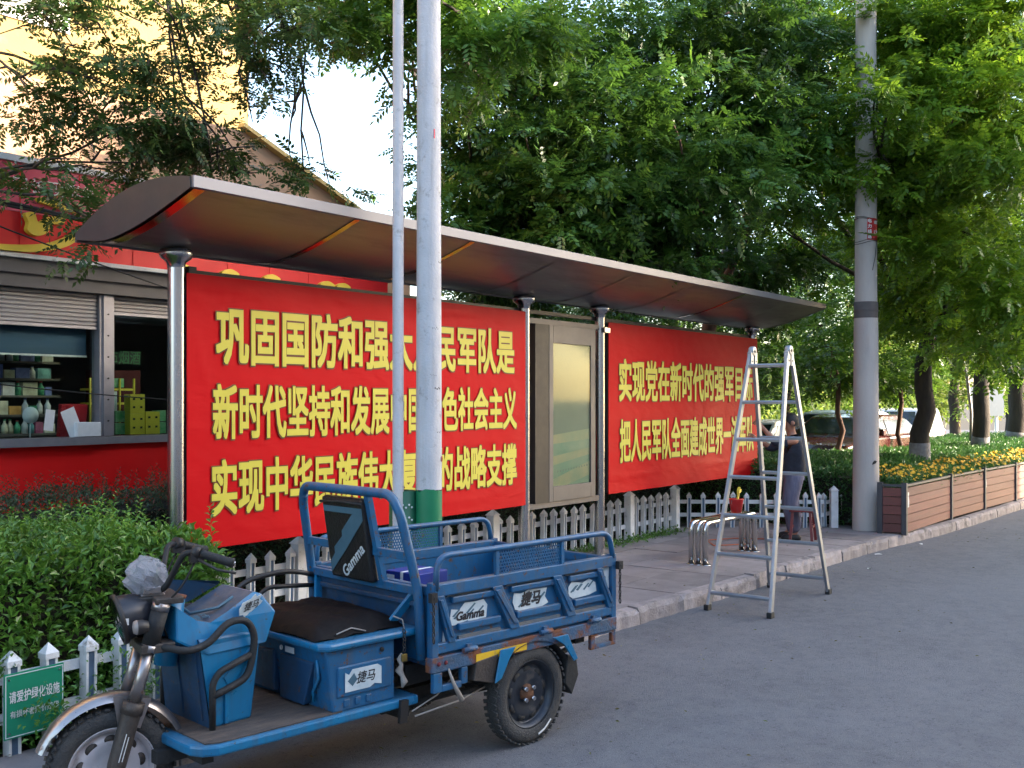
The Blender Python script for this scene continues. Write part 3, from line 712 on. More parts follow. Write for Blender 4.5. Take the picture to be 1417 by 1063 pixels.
# ------------------------------------------------------------------ red banners
def banner_mat():
    m = mat('red banner vinyl', (0.53,0.002,0.006), 0.55, col2=(0.47,0.001,0.005), scale=0.8, amt=0.6, rvar=0.08, spec=0.12)
    nt = m.node_tree; L = nt.links
    p = [n for n in nt.nodes if n.type == 'BSDF_PRINCIPLED'][0]
    tc = nd(nt, 'ShaderNodeTexCoord'); mp = nd(nt, 'ShaderNodeMapping'); mp.inputs['Scale'].default_value = (0.9,1,2.6); mp.inputs['Rotation'].default_value = (0,0.22,0)
    n = nd(nt, 'ShaderNodeTexNoise'); n.inputs['Scale'].default_value = 1.6; n.inputs['Detail'].default_value = 3; n.inputs['Distortion'].default_value = 0.8
    n2 = nd(nt, 'ShaderNodeTexWave'); n2.inputs['Scale'].default_value = 1.1; n2.inputs['Distortion'].default_value = 9; n2.inputs['Detail'].default_value = 3
    L.new(tc.outputs['Object'], mp.inputs[0]); L.new(mp.outputs[0], n.inputs['Vector']); L.new(mp.outputs[0], n2.inputs['Vector'])
    a = nd(nt, 'ShaderNodeMath', operation='MULTIPLY_ADD'); a.inputs[1].default_value = 0.12
    L.new(n2.outputs['Fac'], a.inputs[0]); L.new(n.outputs['Fac'], a.inputs[2])
    b = nd(nt, 'ShaderNodeBump'); b.inputs['Strength'].default_value = 0.32; b.inputs['Distance'].default_value = 0.03
    L.new(a.outputs[0], b.inputs['Height']); L.new(b.outputs[0], p.inputs['Normal'])
    return m
M_banner = banner_mat()
M_yell = mat('yellow banner lettering', (0.60,0.52,0.055), 0.5, col2=(0.54,0.46,0.045), scale=2)
M_outl = mat('dark lettering outline', (0.13,0.035,0.005), 0.5, scale=2)
def wrinkles(x0, x1, z0, z1, pts, name):
    """the vinyl sheet, a fine grid with shallow creases"""
    nx, nz = 110, 54; co = []
    for i in range(nx+1):
        for k in range(nz+1):
            x = x0+(x1-x0)*i/nx; z = z0+(z1-z0)*k/nz
            y = 0.0012*math.sin(x*5+z*3)+0.0008*math.sin(z*11-x*2)
            for (cx, cz, ang, ln, amp, wd) in pts:
                dx, dz = x-cx, z-cz; u = dx*math.cos(ang)+dz*math.sin(ang); v = -dx*math.sin(ang)+dz*math.cos(ang)
                v -= 0.12*u*u
                y -= amp*math.exp(-(u/ln)**2-(v/wd)**2)
            co.append((x, y, z))
    fs = [(i*(nz+1)+k, i*(nz+1)+k+1, (i+1)*(nz+1)+k+1, (i+1)*(nz+1)+k) for i in range(nx) for k in range(nz)]
    return MB().use(M_banner).add(co, fs, True).build(name)
def banner(label, x0, x1, z0, z1, rows, cr):
    t = thing('red_banner', label, 'banner', (0,YP-0.068,0))
    s_ = wrinkles(x0, x1, z0, z1, cr, 'vinyl_sheet'); s_.parent = t
    MB().use(M_banner).box(x0,x1,0.002,0.009,z1-0.001,z1+0.004).box(x0,x1,0.002,0.009,z0-0.004,z0+0.001).box(x0-0.004,x0,0,0.009,z0,z1).box(x1,x1+0.004,0,0.009,z0,z1).build('folded_edge', parent=t)
    for (s, xa, xb, za, zb) in rows:
        r = text('lettering', s, xb-xa, zb-za, M_yell, t, ((xa+xb)/2, -0.0115, (za+zb)/2), offset=0.026)
        o = text('letter_outline', s, xb-xa+0.022, zb-za+0.022, M_outl, t, ((xa+xb)/2+0.001, -0.0085, (za+zb)/2-0.001), offset=0.044)
    return t
cr1 = [(5.3,2.87,0.05,0.4,0.014,0.012),(5.55,2.81,-0.06,0.45,0.012,0.012),(5.1,2.80,-0.3,0.2,0.010,0.010),(4.95,2.72,-0.9,0.10,0.006,0.012),(6.6,2.85,-0.05,0.5,0.012,0.012),(7.3,2.83,-0.1,0.3,0.010,0.012),(8.0,2.86,0.02,0.7,0.010,0.014),(4.93,2.3,-1.3,0.2,0.006,0.02),(6.0,0.98,0.05,0.8,0.006,0.03),(8.0,1.0,-0.04,0.8,0.006,0.025)]
cr2 = [(11.4,1.05,0.02,0.9,0.006,0.02),(13.8,1.09,0.01,1.0,0.008,0.018),(12.8,2.80,0.04,0.8,0.005,0.02)]
banner('larger left red banner with three rows of yellow Chinese characters on the steel shelter', 4.81, 9.09, 0.87, 2.94,
       [('巩固国防和强大人民军队是', 5.06, 8.88, 2.265, 2.725), ('新时代坚持和发展中国特色社会主义', 5.03, 8.92, 1.69, 2.12), ('实现中华民族伟大复兴的战略支撑', 5.02, 8.92, 1.105, 1.54)], cr1)
banner('right red banner with two rows of yellow Chinese characters behind the ladder', 10.80, 15.15, 0.865, 2.925,
       [('实现党在新时代的强军目标', 11.02, 14.95, 1.97, 2.50), ('把人民军队全面建成世界一流军队', 11.04, 14.99, 1.22, 1.76)], cr2)

# ------------------------------------------------------------------ white poles in front of the shelter
M_polew = mat('white painted concrete', (0.56,0.555,0.575), 0.7, col2=(0.44,0.435,0.45), scale=3, amt=0.9, bump=0.5, bscale=50, dirt=(0.26,0.24,0.22), dirt_scale=9, dirt_lo=0.58, dirt_hi=0.72, streak=((0.25,0.23,0.21),0.35), chips=((0.10,0.09,0.085), 30, 0.67, 0.69))
M_poleg = mat('green pole base paint', (0.01,0.20,0.085), 0.5, col2=(0.008,0.14,0.06), scale=4, amt=0.7, dirt=(0.05,0.08,0.05), dirt_scale=10, dirt_lo=0.68, dirt_hi=0.75)
wp = thing('white_pole', 'thicker white utility pole with a green painted base, in front of the left banner', 'pole', (5.985,5.25,0.13))
MB().use(M_polew).lathe([(0.099,1.19),(0.092,3.2),(0.083,7.5)], seg=28).build('shaft', parent=wp)
vs = []
n = 28
for k in range(n):
    a = 2*PI*k/n; vs.append((0.1005*math.cos(a), 0.1005*math.sin(a), 0))
for k in range(n):
    a = 2*PI*k/n; vs.append((0.1005*math.cos(a), 0.1005*math.sin(a), 1.19+rnd.uniform(-.012,.012)))
MB().use(M_poleg).add(vs, [(k,(k+1)%n,(k+1)%n+n,k+n) for k in range(n)], True).build('painted_base', parent=wp)
M_stick = mat('red sticker', (0.55,0.02,0.06), 0.5)
for k in range(7):
    q = 0.3+0.75*k
    MB().use(M_stick).beam((0.088*math.cos(-1.95)+0.0, 0.0885*math.sin(-1.95)-0.002, 3.83), (0.088*math.cos(-1.95), 0.088*math.sin(-1.95)-0.002, 3.90), 0.012, 0.004).build('red_dab', parent=wp) if k == 0 else None
text('red_stamp', '印刷', 0.07, 0.045, M_stick, wp, (0.055,-0.082,1.42), (PI/2,0,0.55), offset=0.01)
m_ = MB().use(M_dark)
for (z, a0, w_) in ((1.95,-1.9,0.05),(2.4,-2.1,0.02),(1.62,-1.7,0.03),(2.9,-1.5,0.02),(2.05,-2.3,0.012),(3.4,-1.2,0.015)):
    for q in range(5):
        a = a0+q*0.12; r_ = 0.0975-(z-1.19)*0.0028
        m_.box(-w_*0.1,w_*0.1,-0.001,0.001,0,rnd.uniform(0.004,0.012), Matrix.Translation((r_*math.cos(a), r_*math.sin(a), z+rnd.uniform(-.006,.006))) @ Matrix.Rotation(a+PI/2,4,'Z'))
m_.build('scratches', parent=wp)
wp2 = thing('white_pole', 'thin white metal pole left of the thicker white pole, with a perforated green sleeve', 'pole', (5.785,5.38,0.13))
MB().use(M_polew).lathe([(0.042,0),(0.042,3.2),(0.037,7.5)], seg=20).build('shaft', parent=wp2)
M_gdark = mat('dark green sleeve', (0.008,0.10,0.05), 0.5, scale=5)
sl_ = MB().use(M_gdark).lathe([(0.105,0),(0.105,1.18),(0.045,1.185)], Matrix.Translation((0.085,0.03,0)), 24).build('sleeve', parent=wp2)
dot = MB().use(M_white).lathe([(0.0085,0),(0.0085,0.003),(0,0.004)], seg=8).mesh('stud')
for k in range(9):
    for j in range(7):
        a = -PI*0.62 - j*0.24 + 0.5 - 0.25
        link_mesh('stud', dot, sl_, (0.085+0.105*math.cos(a), 0.03+0.105*math.sin(a), 0.3+k*0.095+(j%2)*0.02), (0,PI/2,a))

# ------------------------------------------------------------------ concrete pole at the right
M_conc = mat('grey concrete pole', (0.50,0.445,0.41), 0.85, col2=(0.34,0.30,0.285), scale=2.5, amt=0.8, stretch=(1,1,0.35), bump=0.5, bscale=60, dirt=(0.17,0.15,0.14), dirt_scale=6, dirt_lo=0.63, dirt_hi=0.75)
cp = thing('concrete_pole', 'thick grey concrete utility pole beside the planter with a small red plate', 'pole', (15.03,4.90,0.13))
MB().use(M_conc).lathe([(0.19,0),(0.182,0.6),(0.168,2.9),(0.160,3.15)], seg=32).build('lower_shaft', parent=cp)
MB().use(mat('dark weathered collar', (0.11,0.09,0.085), 0.8, scale=8)).lathe([(0.166,3.03),(0.166,3.26),(0.150,3.262)], seg=32).lathe([(0.171,3.12),(0.171,3.15)], seg=32).build('collar', parent=cp)
MB().use(M_conc).lathe([(0.155,3.2),(0.138,8.2)], seg=32).build('upper_shaft', parent=cp)
MB().use(M_dark).prism([(-0.03,0),(0.03,0.02),(0.045,0.05),(0.01,0.06),(-0.02,0.03)], -0.004, 0.006, 'y', Matrix.Translation((-0.105,-0.15,0.95)) @ Matrix.Rotation(-0.6,4,'Z')).build('chipped_scar', parent=cp)
pl = MB().use(mat('red plate', (0.50,0.015,0.02), 0.4, scale=5))
for k in range(6):
    a = -2.72 + k*0.2; b = a+0.2; r_ = 0.158
    pl.add([(r_*math.cos(a),r_*math.sin(a),4.13),(r_*math.cos(b),r_*math.sin(b),4.13),(r_*math.cos(b),r_*math.sin(b),4.44),(r_*math.cos(a),r_*math.sin(a),4.44)], [(0,1,2,3)])
pl = pl.build('number_plate', parent=cp)
for k, ch in enumerate('电力线路'): text('plate_lettering', ch, 0.055, 0.055, M_white, pl, (0.1615*math.cos(-2.5),0.1615*math.sin(-2.5),4.40-k*0.075), (PI/2,0,-2.5+PI/2), offset=0.03)
for k, ch in enumerate(('城区','12')): text('plate_lettering', ch, 0.07, 0.05, M_white, pl, (0.1625*math.cos(-1.9),0.1625*math.sin(-1.9),4.38-k*0.14), (PI/2,0,-1.9+PI/2), offset=0.03)
m_ = MB().use(M_dark)
for z in (4.10,4.13,4.45,4.43):
    m_.tube([(0.157*math.cos(a), 0.157*math.sin(a), z+0.02*math.sin(a*2+z*9)) for a in np.linspace(0,2*PI,25)[:-1]], 0.004, 5, closed=True)
m_.tube([(-0.02,-0.159,4.13),(-0.06,-0.152,3.9),(-0.10,-0.125,3.7)], 0.004, 5)
m_.build('binding_wire', parent=cp)

# ------------------------------------------------------------------ planter with wood-look planks
M_plank = mat('brown plank', (0.20,0.055,0.042), 0.6, col2=(0.10,0.034,0.028), scale=3, amt=0.9, stretch=(1,1,7), rand=0.22, bump=0.35, bscale=30, dirt=(0.22,0.15,0.13), dirt_scale=3, dirt_lo=0.58, dirt_hi=0.95)
M_pframe = mat('dark grey steel frame', (0.07,0.07,0.08), 0.5, 0.3, scale=5, amt=0.5)
pt = thing('planter_box', 'long planter box of brown planks in a grey steel frame along the kerb', 'planter')
PB = [(14.80,4.30),(17.12,4.28),(18.95,4.20),(20.9,4.10),(22.9,4.02),(24.9,3.95),(26.9,3.88)]
me_p = MB().use(M_plank).box(0,1,-0.012,0.012,0,1).mesh('plank')
ZB, ZT = 0.16, 0.80
for (a, b) in zip(PB, PB[1:]):
    d = Vector((b[0]-a[0], b[1]-a[1], 0)); L_ = d.length; ang = math.atan2(d.y, d.x)
    for k in range(5):
        h = (ZT-ZB-0.02)/5
        link_mesh('plank', me_p, pt, (a[0]+0.03*math.cos(ang), a[1]+0.03*math.sin(ang)+rnd.uniform(-.003,.003), ZB+k*h+0.003), (0,0,ang), (L_-0.06,1,h-0.008))
    MB().use(M_pframe).beam((a[0],a[1],ZT+0.012), (b[0],b[1],ZT+0.012), 0.05, 0.03).build('top_rail', parent=pt)
for a in PB: MB().use(M_pframe).box(a[0]-0.035,a[0]+0.035,a[1]-0.04,a[1]+0.03,0.13,ZT+0.05).build('frame_post', parent=pt, bev=0.004)
a, b = (14.77,4.62), (14.80,4.30)
for k in range(5):
    h = (ZT-ZB-0.02)/5; d = Vector((b[0]-a[0], b[1]-a[1], 0)); ang = math.atan2(d.y, d.x)
    link_mesh('plank', me_p, pt, (a[0]+0.03*math.cos(ang), a[1]+0.03*math.sin(ang), ZB+k*h+0.003), (0,0,ang), (d.length-0.06,1,h-0.008))
MB().use(M_pframe).beam((*a,ZT+0.012), (*b,ZT+0.012), 0.05, 0.03).build('top_rail', parent=pt)
MB().use(M_pframe).box(a[0]-0.035,a[0]+0.035,a[1]-0.04,a[1]+0.03,0.13,ZT+0.05).build('frame_post', parent=pt)
MB().use(M_soil).add([(14.83,4.34,0.70),(26.9,3.95,0.70),(26.9,5.0,0.70),(15.35,5.0,0.70),(15.3,4.64,0.70),(14.82,4.60,0.70)], [(0,1,2,3,4,5)]).build('soil_fill', parent=pt)
for i, q in ((0,0.09),(2,0.07)):
    a = PB[i]
    MB().use(M_white).prism([(0,0),(0.07,0.01),(0.075,0.09),(0.055,0.15),(0.07,0.21),(0.02,0.22),(0.0,0.14),(0.015,0.08)], -0.002, 0.002, 'y', Matrix.Translation((a[0]+q, a[1]-0.018, 0.50))).build('torn_notice', parent=pt)

# ------------------------------------------------------------------ stainless bench, bucket, stool
M_steelb = mat('polished bench tube', (0.60,0.58,0.56), 0.15, 1.0, scale=4, amt=0.3, dirt=(0.2,0.17,0.15), dirt_scale=8, dirt_lo=0.65, dirt_hi=0.8, rvar=0.06)
bn = thing('tube_bench', 'stainless bench of three bent tubes on the pavement left of the ladder', 'bench', (10.72,5.25,0.14))
for k in range(3):
    y = 0.04+k*0.086
    MB().use(M_steelb).tube(arc([(0,y,0),(0,y,0.47),(1.34,y,0.47),(1.34,y,0)], 0.09, 6), 0.033, 16).build('bent_tube', parent=bn)
    for x in (0,1.34): MB().use(M_steelb).lathe([(0.06,0),(0.06,0.006),(0.04,0.008)], Matrix.Translation((x,y,0)), 16).build('foot_ring', parent=bn)
M_bucket = mat('red plastic', (0.55,0.012,0.012), 0.4, scale=4)
bk = thing('red_bucket', 'small red paint bucket with a yellow brush on the tube bench', 'bucket', (11.62,5.33,0.652))
MB().use(M_bucket).lathe([(0,0),(0.062,0),(0.085,0.15),(0.09,0.155),(0.09,0.165),(0.08,0.165),(0.058,0.01)], seg=24).build('pail', parent=bk)
MB().use(M_steel).tube([(0.088*math.cos(t), 0.02, 0.15-0.10*math.sin(t)) for t in np.linspace(0,PI,13)], 0.003, 6).build('handle', parent=bk)
MB().use(M_yel).beam((0.03,0,0.1),(0.07,0,0.25),0.02,0.02).prism([(0.05,0.22),(0.11,0.24),(0.12,0.27),(0.09,0.26),(0.08,0.30),(0.05,0.26)], -0.015, 0.015, 'y').build('brush', parent=bk)
M_stool = mat('dark red painted wood', (0.16,0.012,0.015), 0.45, col2=(0.09,0.008,0.01), scale=8)
st_ = thing('wooden_stool', 'dark red wooden stool on the pavement between ladder and worker', 'stool', (13.30,5.16,0.14), 0.25)
MB().use(M_stool).box(-0.21,0.21,-0.15,0.15,0.40,0.432).build('seat', parent=st_, bev=0.006)
for sx in (-1,1):
    for sy in (-1,1): MB().use(M_stool).beam((sx*0.20,sy*0.14,0),(sx*0.16,sy*0.11,0.40),0.034,0.034,(0,1,0)).build('leg', parent=st_)
for sy in (-1,1): MB().use(M_stool).beam((-0.18,sy*0.125,0.2),(0.18,sy*0.125,0.2),0.02,0.03).build('stretcher', parent=st_)
# orange cable on the pavement
o = MB().use(mat('orange flex', (0.55,0.12,0.03), 0.5)).tube([(12.6,5.6,0.146),(12.2,5.9,0.146),(12.6,6.2,0.146),(13.0,6.0,0.146),(13.2,5.6,0.146),(12.9,5.45,0.146)], 0.008, 6).build('orange_cord')
tag(o, 'thin orange cord looped on the pavement behind the tube bench', 'cord')

# ------------------------------------------------------------------ folding ladder
M_alul = mat('scuffed aluminium', (0.36,0.375,0.40), 0.42, 0.8, col2=(0.24,0.255,0.29), scale=5, amt=0.8, dirt=(0.30,0.30,0.32), dirt_scale=9, dirt_lo=0.6, dirt_hi=0.8)
ld = thing('folding_ladder', 'tall aluminium folding A-frame ladder standing on the road by the kerb', 'ladder', (9.84,4.15,0))
LH = 2.50; hw0, hw1 = 0.315, 0.19; hx0, hx1 = 0.745, 0.03
def lp(side, sy, z):
    t = z/LH; return Vector((side*(hx0+(hx1-hx0)*t), sy*(hw0+(hw1-hw0)*t), z))
for side in (-1,1):
    for sy in (-1,1):
        l_ = MB().use(M_alul).beam(lp(side,sy,0.03), lp(side,sy,LH-0.03), 0.030, 0.062, (1,0,0)).build('rail', parent=ld, bev=0.004)
        f = lp(side,sy,0.0)
        MB().use(M_black).box(f.x-0.04,f.x+0.04,f.y-0.024,f.y+0.024,0.0,0.055).build('rubber_foot', parent=l_, bev=0.006)
    for k in range(7):
        z = 0.165+k*0.362
        a = lp(side,-1,z); b = lp(side,1,z)
        MB().use(M_alul).prism([(-0.032,-0.018),(0.032,-0.018),(0.034,0.004),(0.022,0.016),(-0.022,0.016),(-0.034,0.004)], a.y+0.01, b.y-0.01, 'y', Matrix.Translation((a.x,0,z)) @ Matrix.Identity(4)).build('rung', parent=ld)
for sy in (-1,1):
    c = lp(1,sy,LH)
    h_ = MB().use(M_alul).lathe([(0,-0.028),(0.045,-0.028),(0.052,-0.018),(0.052,0.018),(0.045,0.028),(0,0.028)], Matrix.Translation((0,c.y,LH-0.02)) @ Matrix.Rotation(PI/2,4,'X'), 20).box(-0.075,-0.015,c.y-0.022,c.y+0.022,LH-0.17,LH-0.03).box(0.015,0.075,c.y-0.022,c.y+0.022,LH-0.17,LH-0.03).build('hinge', parent=ld, bev=0.003)
    MB().use(M_dark).cyl((0,c.y-0.034,LH-0.02),(0,c.y+0.034,LH-0.02),0.014,seg=10).cyl((-0.045,c.y-0.026,LH-0.12),(-0.045,c.y+0.026,LH-0.12),0.008,seg=8).cyl((0.045,c.y-0.026,LH-0.12),(0.045,c.y+0.026,LH-0.12),0.008,seg=8).build('pin', parent=h_)

# ------------------------------------------------------------------ worker
def skin(name, V, E, R, m, parent=None, sub=2, root=0):
    me = bpy.data.meshes.new(name); me.from_pydata([tuple(v) for v in V], E, [])
    bm = bmesh.new(); bm.from_mesh(me); sk = bm.verts.layers.skin.verify(); bm.verts.ensure_lookup_table()
    for i, v in enumerate(bm.verts):
        r = R[i]; v[sk].radius = r if isinstance(r, tuple) else (r, r); v[sk].use_root = (i == root)
    bm.to_mesh(me); bm.free()
    o = bpy.data.objects.new(name, me); COL.objects.link(o)
    s_ = o.modifiers.new('s', 'SKIN'); s_.use_smooth_shade = True
    u = o.modifiers.new('u', 'SUBSURF'); u.levels = sub; u.render_levels = sub
    dg = bpy.context.evaluated_depsgraph_get(); dg.update()
    me2 = bpy.data.meshes.new_from_object(o.evaluated_get(dg)); me2.name = name
    me2.materials.clear(); me2.materials.append(m)
    me2.polygons.foreach_set('use_smooth', [True]*len(me2.polygons))
    bpy.data.objects.remove(o); bpy.data.meshes.remove(me)
    return link_mesh(name, me2, parent)
M_skin = mat('tanned skin', (0.36,0.16,0.10), 0.5, col2=(0.30,0.12,0.075), scale=12, amt=0.5)
M_shirt = mat('navy shirt', (0.018,0.022,0.038), 0.8, col2=(0.009,0.011,0.02), scale=14, amt=0.9, bump=0.8, bscale=18)
M_trous = mat('blue grey trousers', (0.13,0.125,0.18), 0.85, col2=(0.07,0.068,0.105), scale=9, amt=0.9, bump=0.9, bscale=14, stretch=(2.5,2.5,0.5))
M_hair = mat('black hair', (0.012,0.011,0.012), 0.6, scale=60, bump=0.6, bscale=150)
M_shoe = mat('black shoes', (0.015,0.015,0.018), 0.6)
pn = thing('person', 'man in navy shirt and grey blue trousers reaching towards the right banner behind the ladder', 'person', (13.47,5.37,0.14), math.radians(122))
pn.scale = (1.06,1.12,1.03)
# local: +x forward, +y his left, z up
S = 1.0
V = []; E = []; R = []
def jv(p, r, par=None):
    V.append(p); R.append(r)
    if par is not None: E.append((par, len(V)-1))
    return len(V)-1
pel = jv((0,0,0.86),(0.085,0.07)); wa = jv((0.0,0,1.0),(0.085,0.075),pel); ch = jv((-0.01,0,1.20),(0.11,0.085),wa); nk = jv((0.0,0,1.345),(0.06,0.055),ch)
hd0 = jv((0.02,0,1.40),(0.05,0.05),nk); hd1 = jv((0.035,0,1.47),(0.075,0.085),hd0); hd2 = jv((0.025,0,1.545),(0.075,0.088),hd1); hd3 = jv((0.02,0,1.60),(0.045,0.05),hd2)
for sy in (-1,1):
    hp = jv((0,sy*0.09,0.80),0.07,pel); kn = jv((0.035,sy*0.10,0.46),0.045,hp); an_ = jv((-0.02,sy*0.11,0.09),0.042,kn); ft = jv((0.10,sy*0.12,0.035),0.035,an_)
    shd = jv((0.0,sy*0.17,1.29),0.06,ch)
    if sy < 0: el = jv((0.22,sy*0.24,1.16),0.043,shd); wr = jv((0.40,sy*0.16,1.28),0.028,el); pm = jv((0.46,sy*0.14,1.31),0.032,wr)
    else: el = jv((0.24,sy*0.24,1.24),0.043,shd); wr = jv((0.38,sy*0.14,1.43),0.028,el); pm = jv((0.43,sy*0.11,1.48),0.032,wr)
    b_ = Vector(V[pm]); d = (b_-Vector(V[wr])).normalized()
    side = Vector((0,1,0)).cross(d).normalized()
    for k in range(4):
        q = b_ + d*0.03 + side*(k-1.5)*0.018; f1 = jv(tuple(q),0.010,pm); f2 = jv(tuple(q+d*0.03+Vector((0.01,-sy*0.008,0))),0.009,f1); jv(tuple(q+d*(0.05-0.004*abs(k-1.5))+Vector((0.012,-sy*0.02,-0.01))),0.008,f2)
    q = b_ - Vector((0,sy*0.03,0)); t1 = jv(tuple(q),0.011,pm); jv(tuple(q+d*0.035),0.009,t1)
skin('body', V, E, R, M_skin, pn, 2)
# face
f_ = MB().use(M_skin)
f_.lathe([(0.0,0.028),(0.008,0.018),(0.013,0.0)], Matrix.Translation((0.105,0,1.487)) @ Matrix.Rotation(PI/2,4,'Y'), 8).build('nose', parent=pn)
MB().use(mat('lips', (0.22,0.07,0.06), 0.5)).box(0.098,0.112,-0.022,0.022,1.446,1.454).build('mouth', parent=pn, bev=0.003)
for sy in (-1,1):
    e_ = MB().use(M_paper).lathe([(0.0,-0.011),(0.008,-0.007),(0.011,0),(0.008,0.007),(0,0.011)], Matrix.Translation((0.097,sy*0.032,1.515)), 10).use(M_black).lathe([(0.0045,0),(0,0.002)], Matrix.Translation((0.107,sy*0.032,1.515)) @ Matrix.Rotation(PI/2,4,'Y'), 8).build('eye', parent=pn)
    MB().use(M_skin).lathe([(0.0,-0.008),(0.020,-0.006),(0.026,0.0),(0.018,0.006),(0.0,0.004)], Matrix.Translation((0.015,sy*0.094,1.50)) @ Matrix.Rotation(PI/2,4,'X') @ Matrix.Scale(1.3,4,(0,1,0)), 12).build('ear', parent=pn)
    MB().use(M_hair).box(0.10,0.108,sy*0.032-0.016,sy*0.032+0.016,1.530,1.537).build('eyebrow', parent=pn)
hv = []; hf = []
ns, nr = 20, 9
for i in range(nr):
    th = i/(nr-1)*2.0
    for k in range(ns):
        a = 2*PI*k/ns; front = math.cos(a)
        lim = th*(1.0 - 0.42*max(0, front)**1.5)
        r_ = 1 + 0.03*rnd.random()
        hv.append((0.012+0.103*r_*math.sin(lim)*math.cos(a), 0.096*r_*math.sin(lim)*math.sin(a), 1.515+0.118*math.cos(lim)*r_))
hf = [(i*ns+k, i*ns+(k+1)%ns, (i+1)*ns+(k+1)%ns, (i+1)*ns+k) for i in range(nr-1) for k in range(ns)]
MB().use(M_hair).add(hv, hf, True).build('hair', parent=pn)
# shirt
V = []; E = []; R = []
a0 = jv((0.0,0,0.76),(0.19,0.15)); a1 = jv((0.0,0,0.98),(0.185,0.14),a0); a2 = jv((-0.01,0,1.20),(0.195,0.15),a1); a3 = jv((0.0,0,1.34),(0.09,0.085),a2)
for sy in (-1,1):
    s1 = jv((0,sy*0.17,1.28),0.082,a2)
    if sy < 0: jv((0.24,sy*0.24,1.155),0.062,s1); jv((0.30,sy*0.215,1.20),0.05,len(V)-1)
    else: jv((0.25,sy*0.24,1.24),0.062,s1); jv((0.30,sy*0.20,1.31),0.05,len(V)-1)
skin('shirt', V, E, R, M_shirt, pn, 2)
V = []; E = []; R = []
p0 = jv((0,0,0.95),(0.15,0.13))
for sy in (-1,1):
    h1 = jv((-0.005,sy*0.085,0.78),0.125,p0); k1 = jv((0.03+0.03*sy,sy*0.10,0.46),0.108,h1); k2 = jv((-0.02+0.03*sy,sy*0.11,0.24),0.098,k1); jv((-0.02+0.03*sy,sy*0.11,0.07),0.092,k2)
skin('trousers', V, E, R, M_trous, pn, 2)
for sy in (-1,1):
    MB().use(M_shoe).lathe([(0.0,0),(0.05,0.0),(0.052,0.035),(0.04,0.07),(0.0,0.085)], Matrix.Translation((0.04,sy*0.115,0)) @ Matrix.Scale(2.4,4,(1,0,0)), 16).build('shoe', parent=pn)
# ------------------------------------------------------------------ blue cargo tricycle
# local: +x towards its rear, +y towards the pavement, origin under the front wheel
M_blue = mat('worn blue paint', (0.008,0.098,0.225), 0.42, col2=(0.006,0.068,0.165), scale=2.5, amt=0.8, rvar=0.12, dirt=(0.075,0.10,0.13), dirt_scale=7, dirt_lo=0.53, dirt_hi=0.78, bump=0.15, bscale=40, chips=((0.10,0.045,0.02), 26, 0.585, 0.61), streak=((0.05,0.05,0.05), 0.5), dust=((0.16,0.145,0.13), 0.6))
M_bluel = mat('glossy blue fairing', (0.006,0.150,0.31), 0.30, col2=(0.005,0.110,0.24), scale=2.2, amt=0.7, rvar=0.1, dirt=(0.06,0.10,0.13), dirt_scale=6, dirt_lo=0.56, dirt_hi=0.85, chips=((0.05,0.05,0.05), 34, 0.62, 0.64), streak=((0.05,0.06,0.07), 0.5), dust=((0.14,0.14,0.14), 0.35))
M_blued = mat('darker blue copy', (0.010,0.055,0.13), 0.5, col2=(0.007,0.035,0.085), scale=3, amt=0.8, dirt=(0.045,0.05,0.055), dirt_scale=8, dirt_lo=0.5, dirt_hi=0.8, chips=((0.10,0.045,0.02), 26, 0.60, 0.63), streak=((0.04,0.04,0.04), 0.4), dust=((0.16,0.145,0.13), 0.6))  # darker copy of the blue; on the shield front it stands in for shade
M_rusty = mat('rusty blue rail', (0.015,0.09,0.20), 0.55, col2=(0.05,0.05,0.05), scale=7, amt=0.8, dirt=(0.15,0.048,0.018), dirt_scale=6, dirt_lo=0.47, dirt_hi=0.56, bump=0.5, bscale=60)
M_dusty = mat('dusty blue ledge', (0.05,0.09,0.13), 0.85, col2=(0.16,0.14,0.12), scale=6, amt=1.0)
M_tyre = mat('dusty tyre rubber', (0.028,0.028,0.030), 0.8, col2=(0.05,0.048,0.046), scale=12, amt=0.8, bump=0.8, bscale=90)
M_rimd = mat('dark painted wheel', (0.035,0.042,0.055), 0.4, 0.5, scale=8, amt=0.8, dirt=(0.09,0.08,0.075), dirt_scale=10)
M_rims = mat('silver alloy wheel', (0.60,0.57,0.60), 0.4, 0.35, scale=8, amt=0.5, dirt=(0.22,0.19,0.16), dirt_scale=12, dirt_lo=0.55, dirt_hi=0.8)
M_chrome = mat('pitted chrome', (0.36,0.33,0.325), 0.3, 0.85, scale=10, amt=0.4, dirt=(0.20,0.12,0.08), dirt_scale=22, dirt_lo=0.58, dirt_hi=0.68, rvar=0.08)
M_greased = mat('grimy fork casting', (0.075,0.062,0.055), 0.55, 0.4, scale=14, amt=0.8, bump=0.5)
M_seatm = mat('cracked black vinyl', (0.006,0.005,0.005), 0.6, col2=(0.009,0.006,0.006), scale=5, amt=0.8, bump=0.5, bscale=26, rvar=0.1, spec=0.12, dirt=(0.014,0.006,0.006), dirt_scale=4, dirt_lo=0.6, dirt_hi=0.8)
M_padm = mat('black pad leather', (0.006,0.006,0.008), 0.45, col2=(0.012,0.012,0.014), scale=8, bump=0.4, bscale=60)
M_floor = mat('dirty floor mat', (0.10,0.075,0.06), 0.85, col2=(0.035,0.03,0.03), scale=9, amt=1.0, bump=0.7, bscale=40, stretch=(0.5,2,1))
M_sticker = mat('worn white sticker', (0.55,0.60,0.62), 0.45, col2=(0.32,0.42,0.48), scale=16, amt=0.8)
M_ink = mat('black print', (0.015,0.015,0.02), 0.5)
M_teal = mat('slate blue print', (0.05,0.12,0.17), 0.5, col2=(0.035,0.08,0.12), scale=8)
